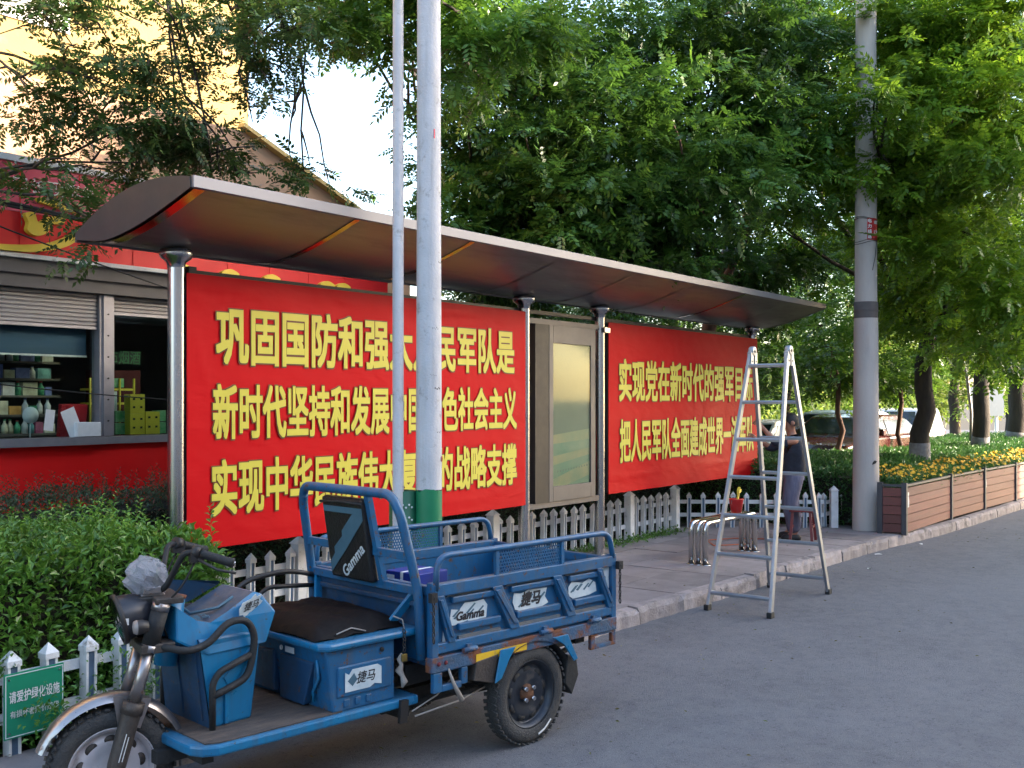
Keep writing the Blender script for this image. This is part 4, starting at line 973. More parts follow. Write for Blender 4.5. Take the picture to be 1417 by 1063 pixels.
M_rope = mat('frayed rope', (0.35,0.31,0.28), 0.9, scale=30, bump=0.8)
M_under = mat('undercarriage grime', (0.025,0.024,0.024), 0.8, scale=10, bump=0.5)
M_yelp = mat('yellow reflective tape', (0.75,0.45,0.02), 0.45, scale=10, dirt=(0.3,0.2,0.1), dirt_scale=12)
M_bag = bpy.data.materials.new('crumpled clear bag'); M_bag.use_nodes = True
p = M_bag.node_tree.nodes['Principled BSDF']; p.inputs['Base Color'].default_value = (0.62,0.63,0.72,1); p.inputs['Roughness'].default_value = 0.25; p.inputs['Alpha'].default_value = 0.5
nz_ = M_bag.node_tree.nodes.new('ShaderNodeTexVoronoi'); nz_.inputs['Scale'].default_value = 34
bb_ = M_bag.node_tree.nodes.new('ShaderNodeBump'); bb_.inputs['Distance'].default_value = 0.015
M_bag.node_tree.links.new(nz_.outputs[0], bb_.inputs['Height']); M_bag.node_tree.links.new(bb_.outputs[0], p.inputs['Normal'])

tk = thing('cargo_tricycle', 'worn blue three-wheeled cargo tricycle parked by the kerb in the foreground', 'tricycle', (2.79,4.41,0), math.radians(-8.1))
TM = lambda x,y,z: Matrix.Translation((x,y,z))
RY = Matrix.Rotation(-PI/2, 4, 'X')      # lathe axis z -> +y
def wheel(parent, name, r, w_, hubm, M, spokes, dark):
    """axis along local y, centre at origin"""
    wh = empty(name, parent); wh.matrix_local = M
    k = w_/2
    prof = [(r*0.66,-k*0.70),(r*0.70,-k*0.92),(r*0.80,-k*1.05),(r*0.90,-k*0.98),(r*0.965,-k*0.70),(r*0.995,-k*0.35),(r,0),(r*0.995,k*0.35),(r*0.965,k*0.70),(r*0.90,k*0.98),(r*0.80,k*1.05),(r*0.70,k*0.92),(r*0.66,k*0.70)]
    ty = MB().use(M_tyre).lathe(prof, RY, 56)
    for q in range(44):
        for side in (-1,1):
            a = 2*PI*(q+0.25*side)/44
            ty.box(-0.011,0.011,0.010*side-0.006*0,0.052*side if side>0 else -0.052,-0.004,0.006, Matrix.Rotation(a,4,'Y') @ TM(0,0,r*0.985) @ Matrix.Rotation(0.25*side,4,'Z')) if side>0 else ty.box(-0.011,0.011,-0.052,-0.010,-0.004,0.006, Matrix.Rotation(a,4,'Y') @ TM(0,0,r*0.985) @ Matrix.Rotation(0.25*side,4,'Z'))
    ty.build('tyre', parent=wh)
    ri = MB().use(hubm).lathe([(r*0.665,-k*0.80),(r*0.69,-k*0.86),(r*0.665,-k*0.72),(r*0.61,-k*0.55),(r*0.60,-k*0.20),(r*0.575,-k*0.02),(r*0.50,-k*0.22),(r*0.40,-k*0.30),(r*0.30,-k*0.12),(r*0.20,-k*0.12),(0,-k*0.12)], RY, 48)
    ri.lathe([(r*0.665,k*0.80),(r*0.69,k*0.86),(r*0.61,k*0.55),(r*0.60,k*0.1),(r*0.575,0.0)], RY, 48).build('rim', parent=wh)
    if spokes:
        for q in range(9):
            a = 2*PI*q/9
            MB().use(M_under if dark else M_greased).lathe([(0.0,-0.001),(0.022,-0.001),(0.022,0.001)], Matrix.Rotation(a,4,'Y') @ TM(0,-k*0.24,r*0.47) @ RY @ Matrix.Scale(1.4,4,(1,0,0)), 14).build('vent_hole', parent=wh)
    return wh
# front wheel, fork and bars all turned by the steering
steer = math.radians(-14)
HT = 0.30      # trail of the steering axis
fs_ = empty('steering', tk, (0.0,0,0))
fs_.rotation_euler = (0,0,0)
SM = TM(0.005,0,0) @ Matrix.Rotation(steer,4,'Z') @ TM(-0.005,0,0)
fw = wheel(tk, 'front_wheel', 0.287, 0.105, M_rims, SM @ TM(0.0,0,0.287), True, False)
bpy.data.objects.remove(fs_)
def sb(mb, name, par=tk, bev=0):       # builds a steered part
    o = mb.build(name, parent=par, bev=bev); o.matrix_local = SM; return o
FA = Vector((0.0,0,0.287)); FT = Vector((0.215,0,1.06))
for sy in (-1,1):
    y = 0.092*sy
    A_ = FA + Vector((0,y,0)); T_ = FT + Vector((0,y,0)); d = (T_-A_)
    f = sb(MB().use(M_greased).tube([A_-d*0.03, A_+d*0.05, A_+d*0.34, A_+d*0.40], [0.036,0.042,0.044,0.046], 14), 'fork_leg')
    o = MB().use(M_greased).lathe([(0,-0.02),(0.034,-0.02),(0.038,-0.008),(0.038,0.012),(0,0.014)], TM(A_.x,A_.y,A_.z) @ RY, 16).build('axle_boss', parent=f)
    o = MB().use(M_chrome).tube([A_+d*0.40, A_+d*0.70], 0.029, 16).build('chrome_stanchion', parent=f)
    o = MB().use(M_black).tube([A_+d*0.74, A_+d*0.94], 0.040, 16).build('fork_cover', parent=f)
    o = MB().use(M_chrome).tube([A_+d*0.94, A_+d*0.985], 0.042, 16).build('clamp_ring', parent=f)
    o = MB().use(M_chrome).tube([A_+d*0.70, A_+d*0.74], 0.041, 16).build('clamp_ring', parent=f)
    o = MB().use(M_greased).tube([A_+d*0.34, A_+d*0.41], [0.050,0.050], 14).build('seal_head', parent=f)
    o = MB().use(M_white).beam(A_+d*0.08+Vector((-0.006,sy*0.042,0)), A_+d*0.24+Vector((-0.006,sy*0.043,0)), 0.003, 0.003).beam(A_+d*0.08+Vector((0.008,sy*0.042,0)), A_+d*0.22+Vector((0.008,sy*0.043,0)), 0.003, 0.003).build('white_stripe', parent=f)
lowc = FA + (FT-FA)*0.72; topc = FT + Vector((0.0,0,0.0))
sb(MB().use(M_greased).box(-0.045,0.11,-0.13,0.13,-0.022,0.022, Matrix.Translation(lowc)), 'triple_clamp', bev=0.006)
sb(MB().use(M_greased).box(-0.04,0.09,-0.13,0.13,-0.015,0.015, Matrix.Translation(topc)), 'triple_clamp', bev=0.006)
# fender: arched shell over the front wheel
vs = []; na = 22; prof = [(-0.062,-0.016),(-0.05,0.004),(-0.025,0.014),(0,0.017),(0.025,0.014),(0.05,0.004),(0.062,-0.016)]
for i in range(na+1):
    a = math.radians(-68 + 152*i/na); rr = 0.335; taper = 1 if 2 < i < na-1 else 0.75
    for (y, h) in prof: vs.append((math.sin(a)*(rr+h*taper), y*taper, 0.287+math.cos(a)*(rr+h*taper)))
n = len(prof)
sb(MB().use(M_chrome).add(vs, [(i*n+k,i*n+k+1,(i+1)*n+k+1,(i+1)*n+k) for i in range(na) for k in range(n-1)], True), 'front_fender')
for sy in (-1,1): sb(MB().use(M_chrome).prism([(0.02,0.50),(0.12,0.47),(0.17,0.60),(0.0,0.635)], sy*0.062-0.003, sy*0.062+0.003, 'y'), 'fender_stay')
# handlebar
hb = [(0.21,-0.0,1.09),(0.235,-0.06,1.11),(0.296,-0.155,1.285),(0.35,-0.175,1.285),(0.50,-0.25,1.232)]
for sy in (-1,1):
    P_ = [(x, -sy*y, z) for x, y, z in hb]
    bar = sb(MB().use(M_black).tube(arc(P_, 0.05, 5), 0.0145, 12), 'handlebar')
    a, b = Vector(P_[3]), Vector(P_[4]); d = (b-a)
    MB().use(M_black).tube([a+d*0.12, a+d*0.2, a+d*0.9, b+d*0.02], [0.024,0.021,0.021,0.025], 14).build('grip', parent=bar)
    MB().use(M_steel).cyl(b+d*0.02, b+d*0.06, 0.012, seg=10).build('bar_end', parent=bar)
    MB().use(M_dark).tube([a-d*0.12, a+d*0.10], 0.030, 12).box(-0.03,0.03,-0.02,0.03,-0.045,0.0, Matrix.Translation(a)).build('switch_cluster', parent=bar)
    MB().use(M_dark).tube([tuple(a+Vector((0.0,sy*0.03,-0.03))), tuple(a+d*0.5+Vector((0,sy*0.045,-0.05))), tuple(b+Vector((0,sy*0.05,-0.04)))], 0.007, 8).build('brake_lever', parent=bar)
    MB().use(M_black).tube(arc([tuple(a+Vector((0,0,-0.03))), tuple(a+Vector((-0.06,0,-0.15))), (0.2,sy*0.06,1.0), (0.26,sy*0.03,0.85)], 0.08, 5), 0.005, 6).build('cable', parent=bar)
sb(MB().use(M_chrome).box(0.14,0.22,-0.05,0.05,1.085,1.12).box(0.13,0.24,-0.035,0.035,1.06,1.085), 'bar_clamp', bev=0.004)
sb(MB().use(M_dark).box(0.10,0.27,-0.05,0.05,1.035,1.075), 'instrument_base', bev=0.01)
# headlight: deep bowl looking forward
HM = TM(0.085,0.0,0.985) @ Matrix.Rotation(-PI/2-0.25,4,'Y')     # lathe z -> -x (forward)
M_lampb = mat('dark lamp shell', (0.014,0.015,0.022), 0.32, col2=(0.03,0.03,0.035), scale=9, amt=0.6, rvar=0.1)
hl = sb(MB().use(M_lampb).lathe([(0,-0.125),(0.025,-0.121),(0.052,-0.106),(0.077,-0.078),(0.096,-0.035),(0.105,0.005),(0.109,0.035)], HM, 30), 'headlight')
MB().use(M_dark).lathe([(0.110,0.035),(0.120,0.037),(0.120,0.055),(0.106,0.058)], HM, 30).build('rim_ring', parent=hl)
MB().use(glassmat('lamp glass',(0.8,0.85,0.9),0.2)).lathe([(0.106,0.052),(0.06,0.066),(0,0.07)], HM, 30).build('lens', parent=hl)
MB().use(M_white).box(-0.01,0.01,-0.112,-0.109,-0.01,0.02, TM(0.05,0,0.975)).build('clip', parent=hl)
for sy in (-1,1):
    t_ = sb(MB().use(M_dark).cyl((0.12,sy*0.10,0.97),(0.10,sy*0.17,0.97),0.012,seg=10).lathe([(0,-0.035),(0.025,-0.03),(0.034,0.0),(0.034,0.02)], TM(0.10,sy*0.185,0.965) @ Matrix.Rotation(-PI/2,4,'Y'), 16), 'turn_signal')
    MB().use(mat('grey lens',(0.25,0.22,0.21),0.3)).lathe([(0.034,0.02),(0.028,0.034),(0,0.04)], TM(0.10,sy*0.185,0.965) @ Matrix.Rotation(-PI/2,4,'Y'), 16).build('lens', parent=t_)
# gauge wrapped in a plastic bag (in front of the bars)
bv = []; ns, nr = 17, 11
for i in range(nr+1):
    th = PI*i/nr
    for k in range(ns):
        a = 2*PI*k/ns
        r_ = 1 + 0.16*math.sin(5*a+3*th)*math.sin(2*th) + 0.13*rnd.uniform(-1,1)
        bv.append((0.098*r_*math.sin(th)*math.cos(a), 0.092*r_*math.sin(th)*math.sin(a)*(1+0.25*math.cos(th)), 0.095*math.cos(th)*(1+0.08*math.sin(3*a))))
bf = [(i*ns+k, i*ns+(k+1)%ns, (i+1)*ns+(k+1)%ns, (i+1)*ns+k) for i in range(nr) for k in range(ns)]
bag = MB().use(M_bag).add(bv, bf).build('plastic_bag')
bag.matrix_world = tk.matrix_basis @ SM @ TM(0.165,0.02,1.155) @ Matrix.Rotation(0.3,4,'Y') @ Matrix.Rotation(0.25,4,'X')
tag(bag, 'crumpled clear plastic bag wrapped over the gauge above the tricycle headlight', 'plastic bag')
sb(MB().use(M_dark).lathe([(0,-0.02),(0.042,-0.018),(0.045,0.015),(0,0.02)], TM(0.165,0.02,1.13) @ Matrix.Rotation(-0.5,4,'Y'), 20), 'gauge')
# steering head column
col = MB().use(M_bluel).tube([(0.27,0,0.72),(0.315,0,1.045)], 0.055, 22).build('steering_column', parent=tk)
MB().use(M_rusty).tube([(0.315,0,1.04),(0.318,0,1.055)], 0.058, 22).build('column_ring', parent=col)
# ---- fairing (leg shield)
def sym(pts): return pts + [(x, -y, z) for x, y, z in reversed(pts)]
yn = -0.25
fair = MB().use(M_bluel)
# vertices: near side (y<0) and far side mirrored
N = {'g':(0.25,-0.14,1.02),'h':(0.345,-0.165,0.945),'i':(0.415,-0.17,0.925),'j':(0.51,-0.165,0.965),'c':(0.66,-0.15,1.04),'d':(0.70,-0.165,1.03),'e':(0.765,-0.20,0.935),'f':(0.70,-0.215,0.79),'k':(0.235,-0.18,0.86),'l':(0.38,-0.215,0.78),
     'tf':(0.46,0.10,1.085)}
def P3(k, s=1): x,y,z = N[k]; return (x, y*s, z)
keys = ['g','h','i','j','c','d','e','f','k','l']
vs = [P3(k) for k in keys] + [P3(k,-1) for k in keys]; K = {k:i for i,k in enumerate(keys)}; F_ = len(keys)
def fc(*a): return [K[x] if isinstance(x,str) and not x.startswith('-') else K[x[1:]]+F_ for x in a]
side = [fc('g','h','k'), fc('h','l','k'), fc('h','i','l'), fc('i','f','l'), fc('i','j','e','f'), fc('j','c','d','e')]
side += [[(i+F_) for i in reversed(f)] for f in side]
fair.add(vs, side + [fc('-c','-d','d','c'), fc('d','-d','-e','e'), fc('e','-e','-f','f'), fc('f','-f','-l','l'), fc('l','-l','-k','k'), fc('k','-k','-g','g')])
fairing = fair.build('fairing', parent=tk, bev=0.012)
top = MB().use(M_blued).add([P3('g'),P3('h'),P3('i'),P3('j'),P3('c'),P3('c',-1),P3('j',-1),P3('i',-1),P3('h',-1),P3('g',-1),(0.50,0.19,1.09),(0.36,0.17,1.10)],
    [(0,1,8,9),(1,2,7,8),(2,3,6,7),(3,4,5,6)])
top.use(M_blued).add([(0.26,0.16,1.03),(0.33,0.155,1.105),(0.46,0.165,1.085),(0.66,0.17,1.055),(0.66,0.19,1.035),(0.50,0.20,0.965),(0.33,0.20,0.945)], [(0,1,2,3,4,5,6)])
top.build('dash_panel', parent=fairing)
MB().use(M_teal).tube([(0.36,0.08,1.0),(0.38,-0.04,0.955),(0.50,-0.09,0.975),(0.60,-0.06,1.01)], 0.008, 6).build('dash_trim', parent=fairing)
text('lettering', '捷马', 0.10, 0.05, M_teal, fairing, (0.40,-0.10,0.945), (0.35,0,0.2), offset=0.012)
# lower shield column
low = MB().use(M_bluel).add([(0.39,-0.225,0.43),(0.62,-0.205,0.43),(0.68,-0.20,0.86),(0.34,-0.20,0.86),(0.39,0.225,0.43),(0.62,0.205,0.43),(0.68,0.20,0.86),(0.34,0.20,0.86)],
    [(0,1,2,3),(1,5,6,2),(5,4,7,6),(0,4,5,1),(3,2,6,7)])
low.use(M_blued).add([(0.385,-0.225,0.43),(0.335,-0.20,0.86),(0.335,0.20,0.86),(0.385,0.225,0.43)], [(0,1,2,3)])  # front face takes the darker blue, its shade painted in
lo_ = low.build('leg_shield', parent=tk, bev=0.014)
MB().use(M_blued).prism([(0.372,0.46),(0.384,0.46),(0.342,0.84),(0.330,0.84)],0.02,0.05,'y').prism([(0.372,0.46),(0.384,0.46),(0.342,0.84),(0.330,0.84)],-0.17,-0.15,'y').build('pressed_rib', parent=lo_)
MB().use(M_bluel).prism([(0.46,0.66),(0.63,0.80),(0.64,0.76),(0.49,0.60)], -0.218, -0.20, 'y').prism([(0.46,0.44),(0.48,0.44),(0.48,0.58),(0.46,0.60)], -0.232, -0.21, 'y').build('pressed_panel', parent=lo_, bev=0.004)
# fairing sticker with jagged edge and writing
def slanted(m_, name, poly, M, par): 
    return MB().use(m_).prism(poly, -0.0012, 0.0012, 'y', M).build(name, parent=par)
FM = TM(0.625,-0.194,0.985) @ Matrix.Rotation(0.32,4,'X') @ Matrix.Rotation(-0.05,4,'Y') @ Matrix.Rotation(0.25,4,'Z')
jag = [(-0.075,-0.035),(-0.05,-0.04),(-0.03,-0.065),(-0.01,-0.04),(0.05,-0.035),(0.075,0.0),(0.055,0.015),(0.065,0.04),(0.03,0.035),(0.02,0.055),(-0.01,0.035),(-0.06,0.03),(-0.08,0.0)]
st2 = slanted(M_sticker, 'sticker', jag, FM, tk)
o = text('lettering', '捷马', 0.10, 0.048, M_ink, st2, (0,0,0), offset=0.015, shear=0.2); o.matrix_local = FM @ TM(0,-0.003,0) @ Matrix.Rotation(PI/2,4,'X')
# black tube bumpers on both sides
for sy in (1,-1):
    y = -0.245
    P_ = [(0.14,-0.10,0.86),(0.20,y+0.04,0.84),(0.26,y,0.825),(0.36,y,0.84),(0.47,y,0.935),(0.57,y,0.93),(0.615,y,0.85),(0.60,y,0.73),(0.57,y,0.645),(0.46,y,0.61),(0.385,y,0.59)]
    P2 = [(0.385,y,0.43),(0.385,y,0.65),(0.42,y,0.70),(0.59,y,0.755)]
    MB().use(M_black).tube(arc([(x,yy*sy,z) for x,yy,z in P_],0.05,4), 0.0175, 12).tube(arc([(x,yy*sy,z) for x,yy,z in P2],0.06,5), 0.016, 12).tube([(0.385,y*sy,0.44),(0.385,y*sy,0.435)], 0.016, 10).build('guard_tube', parent=tk)
# ---- floor
fl = []
for t in np.linspace(0,1,9):
    a = t*PI/2; fl.append((0.30+0.0+0.12*(1-math.sin(a)) - 0.10, -0.30-0.15*math.sin(a)))
poly = [(0.20,-0.28),(0.205,-0.36),(0.235,-0.42),(0.30,-0.455),(0.60,-0.46),(1.48,-0.46),(1.48,0.46),(0.60,0.46),(0.30,0.455),(0.235,0.42),(0.205,0.36),(0.20,0.28)]
fo = MB().use(M_bluel).prism(poly, 0.375, 0.425, 'z').build('floor', parent=tk, bev=0.012)
MB().use(M_floor).prism([(0.26,-0.40),(0.32,-0.43),(1.0,-0.435),(1.0,0.43),(0.32,0.43),(0.26,0.40)], 0.426, 0.432, 'z').build('floor_mat', parent=fo)
MB().use(M_under).box(0.15,2.9,-0.16,-0.10,0.30,0.36).box(0.15,2.9,0.10,0.16,0.30,0.36).box(0.3,0.36,-0.3,0.3,0.3,0.36).box(1.4,1.46,-0.4,0.4,0.3,0.36).build('chassis_rails', parent=tk)
# ---- seat box with pressed panels
xb0, xb1 = 0.92, 1.34
sbx = MB().use(M_blue).add([(xb0+0.03,-0.43,0.425),(xb1,-0.43,0.425),(xb1,0.43,0.425),(xb0+0.03,0.43,0.425),(xb0-0.02,-0.43,0.745),(xb1,-0.43,0.745),(xb1,0.43,0.745),(xb0-0.02,0.43,0.745)],
     [(0,3,2,1),(4,5,6,7),(0,1,5,4),(1,2,6,5),(2,3,7,6),(3,0,4,7)]).build('seat_box', parent=tk, bev=0.012)
MB().use(M_blue).box(xb0+0.05,xb1-0.03,-0.44,-0.425,0.50,0.655).build('side_pressing', parent=sbx, bev=0.01)
for k in range(3): MB().use(M_blue).box(xb0+0.09+k*0.07,xb0+0.125+k*0.07,-0.437,-0.428,0.445,0.485).build('small_pressing', parent=sbx, bev=0.004)
MB().use(M_blued).prism([(-0.24,0.44),(-0.32,0.67),(-0.02,0.67),(-0.02,0.44)], xb0-0.022, xb0+0.02, 'x').prism([(0.40,0.46),(0.36,0.66),(0.04,0.68),(0.04,0.46)], xb0-0.020, xb0+0.02, 'x').build('front_pressing', parent=sbx, bev=0.008)
for k in range(4): MB().use(M_blued).box(xb0-0.022,xb0+0.01,0.10+k*0.05,0.13+k*0.05,0.60,0.66).build('vent_slot', parent=sbx, bev=0.003)
MB().use(M_bluel).tube([(xb0-0.015,-0.35,0.69),(xb0-0.012,-0.36,0.60),(xb0-0.005,-0.30,0.52),(xb0+0.0,-0.30,0.47)], 0.008, 8).build('bead', parent=sbx)
MB().use(M_white).box(xb0-0.027,xb0-0.024,-0.16,-0.08,0.69,0.72).lathe([(0,0),(0.013,0),(0.013,0.004)], TM(xb0-0.022,-0.04,0.705) @ Matrix.Rotation(-PI/2,4,'Y') , 12).build('labels', parent=sbx)
MB().use(M_black).lathe([(0,0),(0.012,0),(0.012,0.008),(0,0.008)], TM(xb1-0.09,-0.432,0.70) @ Matrix.Rotation(PI/2,4,'X'), 12).build('keyhole', parent=sbx)
M_sb = TM(1.125,-0.4435,0.578)
js = [(-0.115,-0.055),(0.04,-0.055),(0.07,-0.04),(0.115,-0.05),(0.115,0.04),(0.09,0.055),(-0.07,0.055),(-0.09,0.03),(-0.115,0.045)]
st3 = slanted(M_sticker, 'sticker', js, M_sb, sbx)
o = text('lettering', '捷马', 0.12, 0.06, M_ink, st3, (1.14,-0.446,0.585), offset=0.015, shear=0.25)
MB().use(M_teal).prism([(-0.10,0.0),(-0.06,0.035),(-0.04,0.0),(-0.07,-0.03)], -0.0018, -0.0014, 'y', M_sb).build('printed_flash', parent=st3)
# lid and cushion
MB().use(M_bluel).prism([(0.86,-0.42),(0.90,-0.465),(1.46,-0.465),(1.50,-0.42),(1.50,0.42),(1.46,0.465),(0.90,0.465),(0.86,0.42)], 0.745, 0.785, 'z').build('seat_lid', parent=tk, bev=0.014)
cv = []; nx, ny = 22, 26
for i in range(nx+1):
    for k in range(ny+1):
        u, v = i/nx, k/ny
        e = min(u, 1-u, v, 1-v)*2
        h = 0.075*(1-(1-min(1,e*2.6))**2.2)+0.006*math.sin(u*19+v*7)+0.006*rnd.random()
        cv.append((0.87+0.57*u, -0.39+0.80*v, 0.788+h))
cf = [(i*(ny+1)+k,(i+1)*(ny+1)+k,(i+1)*(ny+1)+k+1,i*(ny+1)+k+1) for i in range(nx) for k in range(ny)]
MB().use(M_seatm).add(cv, cf, True).box(0.89,1.42,-0.37,0.39,0.786,0.80).build('seat_cushion', parent=tk)
MB().use(M_rope).tube([(1.0,-0.385,0.81),(1.10,-0.372,0.825),(1.18,-0.39,0.80)], 0.004, 5).tube([(1.36,-0.39,0.85),(1.40,-0.42,0.83),(1.41,-0.43,0.75)], 0.004, 5).build('torn_piping', parent=tk)
# ---- cargo box
X0, X1, YB, ZF, ZS = 1.50, 3.02, 0.55, 0.60, 1.005
bx = MB().use(M_blued).box(X0,X1,-YB+0.02,YB-0.02,ZF-0.02,ZF).build('bed_floor', parent=tk)
for sy in (-1,1):
    Y = sy*YB; o_ = -sy          # o_ points inwards
    sd_ = MB().use(M_blue).box(X0+0.03,X1-0.03,min(Y+o_*0.02,Y+o_*0.035),max(Y+o_*0.02,Y+o_*0.035),ZF,ZS).build('side_panel', parent=tk)
    def yb(a, b): return (min(Y+o_*a, Y+o_*b), max(Y+o_*a, Y+o_*b))
    MB().use(M_blue).box(X0,X1,*yb(-0.012,0.04),ZS-0.055,ZS+0.012).build('top_beam', parent=sd_, bev=0.006)
    MB().use(M_blue).box(X0,X1,*yb(-0.006,0.035),ZF+0.045,ZF+0.10).build('lower_beam', parent=sd_, bev=0.006)
    # grooved horizontal pressings between the slanted ribs
    for (xa, xb_) in ((X0+0.11,1.93),(2.06,2.43),(2.56,X1-0.17)):
        for (za, zb, m__) in ((0.90,0.935,M_blue),(0.745,0.785,M_blue)):
            MB().use(m__).box(xa+0.09*(1-(za-0.7)/0.3),xb_+0.09*(1-(za-0.7)/0.3),*yb(-0.004,0.02),za,zb).build('pressed_bar', parent=sd_, bev=0.006)
        MB().use(M_dusty).box(xa,xb_,*yb(0.010,0.021),0.938,0.948).build('dusty_ledge', parent=sd_)
        MB().use(M_dusty).box(xa+0.08,xb_+0.08,*yb(0.004,0.021),0.70,0.716).build('dusty_ledge', parent=sd_)
    for (xt, xb_, w_) in ((1.965,2.115,0.075),(2.465,2.60,0.075),(X0+0.045,X0+0.13,0.05),(X1-0.165,X1-0.05,0.05)):
        MB().use(M_blue).prism([(xt-w_/2,ZS-0.05),(xt+w_/2,ZS-0.05),(xb_+w_/2,ZF+0.095),(xb_-w_/2,ZF+0.095)], *yb(-0.014,0.02), 'y').prism([(xt-w_/4,ZS-0.07),(xt+w_/4,ZS-0.07),(xb_+w_/4,ZF+0.125),(xb_-w_/4,ZF+0.125)], *yb(-0.022,-0.013), 'y').build('slanted_rib', parent=sd_, bev=0.004)
    for x in (X0+0.012, X1-0.02): MB().use(M_blue).box(x-0.022,x+0.022,*yb(-0.008,0.04),ZF-0.02,ZS+0.02).build('corner_post', parent=sd_, bev=0.004)
    # guard rail above
    P_ = arc([(X0+0.02,Y,ZS-0.02),(X0+0.03,Y,1.165),(X1-0.06,Y,1.165),(X1-0.025,Y,ZS)], 0.09, 7)
    MB().use(M_blue).tube(P_, 0.0175, 12).build('guard_rail', parent=tk)
    # perforated plate
    MB().use(M_blue).box(2.505,2.53,*yb(-0.01,0.01),ZS,1.15).build('plate_post', parent=tk)
    pf = MB().use(M_blue).box(1.96,1.985,*yb(-0.01,0.01),ZS,1.15).build('plate_post', parent=tk)
    m_ = MB().use(M_blue)
    nxh, nzh = 26, 7
    cw, chh = (2.505-1.985)/nxh, (1.15-1.02)/nzh
    for k in range(nzh+1): m_.box(1.985,2.505,*yb(-0.001,0.002),1.02+k*chh-0.0035,1.02+k*chh+0.0035)
    for k in range(nzh):
        for i in range(nxh+1):
            x = 1.985+(i+(0.5 if k % 2 else 0))*cw
            if x > 2.505: continue
            m_.box(x-0.004,x+0.004,*yb(-0.001,0.002),1.02+k*chh,1.02+(k+1)*chh)
    m_.build('perforated_plate', parent=pf)
    # bottom rail, rusty, with hinges
    br = MB().use(M_rusty).box(X0-0.02,X1,*yb(-0.014,0.04),ZF-0.05,ZF+0.03).build('bottom_rail', parent=tk, bev=0.005)
    for x in (1.75,2.36,2.80): MB().use(M_rusty).cyl((x-0.05,Y-o_*0.02,ZF+0.04),(x+0.05,Y-o_*0.02,ZF+0.04),0.014,seg=10).box(x-0.02,x+0.02,*yb(-0.022,0),ZF+0.02,ZF+0.07).build('hinge', parent=br)
    MB().use(M_yelp).box(1.80,2.20,*yb(-0.0165,-0.0145),ZF-0.04,ZF+0.0).build('reflective_tape', parent=br)
    for x in (X0+0.03,X0+0.08): MB().use(M_maroon).lathe([(0,0),(0.012,0),(0.010,0.006),(0,0.008)], TM(x,Y-o_*0.0135,ZF-0.005) @ Matrix.Rotation(PI/2*(1 if sy<0 else -1),4,'X'), 10).build('red_reflector', parent=br)
    # wheel fenders and flares
    arcp = []
    for k in range(13):
        a = math.radians(-62+124*k/12); arcp.append((2.25+0.34*math.sin(a), 0.30+0.30*math.cos(a)))
    vs = []
    for (x, z) in arcp: vs += [(x, sy*0.41, z), (x, sy*0.575, z)]
    MB().use(M_under).add(vs, [(2*k,2*k+1,2*k+3,2*k+2) for k in range(12)], True).build('mudguard', parent=tk)
    MB().use(M_bluel).prism([(1.97,0.60),(2.09,0.60),(2.04,0.545),(1.975,0.44),(1.925,0.42)], sy*0.585-0.006, sy*0.585+0.006, 'y').build('fender_flare', parent=tk, bev=0.004)
    MB().use(M_bluel).prism([(2.40,0.60),(2.53,0.60),(2.62,0.44),(2.585,0.43),(2.50,0.54)], sy*0.585-0.006, sy*0.585+0.006, 'y').build('fender_flare', parent=tk, bev=0.004)
    MB().use(M_black).prism([(2.56,0.47),(2.64,0.44),(2.66,0.33),(2.60,0.22),(2.54,0.30)], sy*0.50-0.06, sy*0.50+0.06, 'y').build('mud_flap', parent=tk, bev=0.006)
    MB().use(M_greased).prism([(1.80,0.56),(1.97,0.575),(1.93,0.42),(1.78,0.46)], sy*0.52-0.05, sy*0.52+0.05, 'y').build('battery_guard', parent=tk, bev=0.004)
    # front step bracket with window, tail bracket
    m_ = MB().use(M_blue)
    for (a, b, c, d) in ((1.50,1.79,0.545,0.575),(1.50,1.56,0.44,0.545),(1.56,1.70,0.44,0.475),(1.70,1.745,0.455,0.545)): m_.box(a,b,*yb(-0.008,0.02),c,d)
    m_.build('step_bracket', parent=tk, bev=0.004)
    m_ = MB().use(M_rusty)
    for (a, b, c, d) in ((2.78,3.02,0.535,0.56),(2.78,2.82,0.455,0.535),(2.82,3.02,0.455,0.48),(2.98,3.02,0.48,0.535)): m_.box(a,b,*yb(-0.006,0.02),c,d)
    m_.build('tail_bracket', parent=tk, bev=0.004)
    MB().use(M_under).tube([(1.55,sy*0.5,0.50),(1.8,sy*0.42,0.36),(2.25,sy*0.38,0.33),(2.7,sy*0.42,0.45)], 0.018, 8).build('leaf_spring', parent=tk)
    rw = wheel(tk, 'rear_wheel', 0.289, 0.11, M_rimd, (TM(2.256,-0.5,0.289) if sy < 0 else TM(2.256,0.5,0.289) @ Matrix.Rotation(PI,4,'Z')), True, True)
    hbm = MB().use(mat('rusty hub %d' % sy, (0.14,0.06,0.03), 0.7, 0.3, scale=20, bump=0.5)).lathe([(0,-0.035),(0.035,-0.035),(0.05,-0.02),(0.055,0.0)], RY, 18).box(-0.035,0.035,-0.022,-0.01,-0.035,0.035).build('hub', parent=rw)
    for q in range(4):
        a = PI/4+q*PI/2
        MB().use(M_steel).cyl((0.045*math.cos(a),-0.012,0.045*math.sin(a)),(0.045*math.cos(a),-0.045,0.045*math.sin(a)),0.013,seg=8).build('wheel_nut', parent=rw)
    MB().use(M_white).prism([(0.05,-0.235),(0.10,-0.215),(0.155,-0.170),(0.160,-0.178),(0.105,-0.226),(0.052,-0.246)], -0.0582, -0.0575, 'y').build('tyre_label', parent=rw)
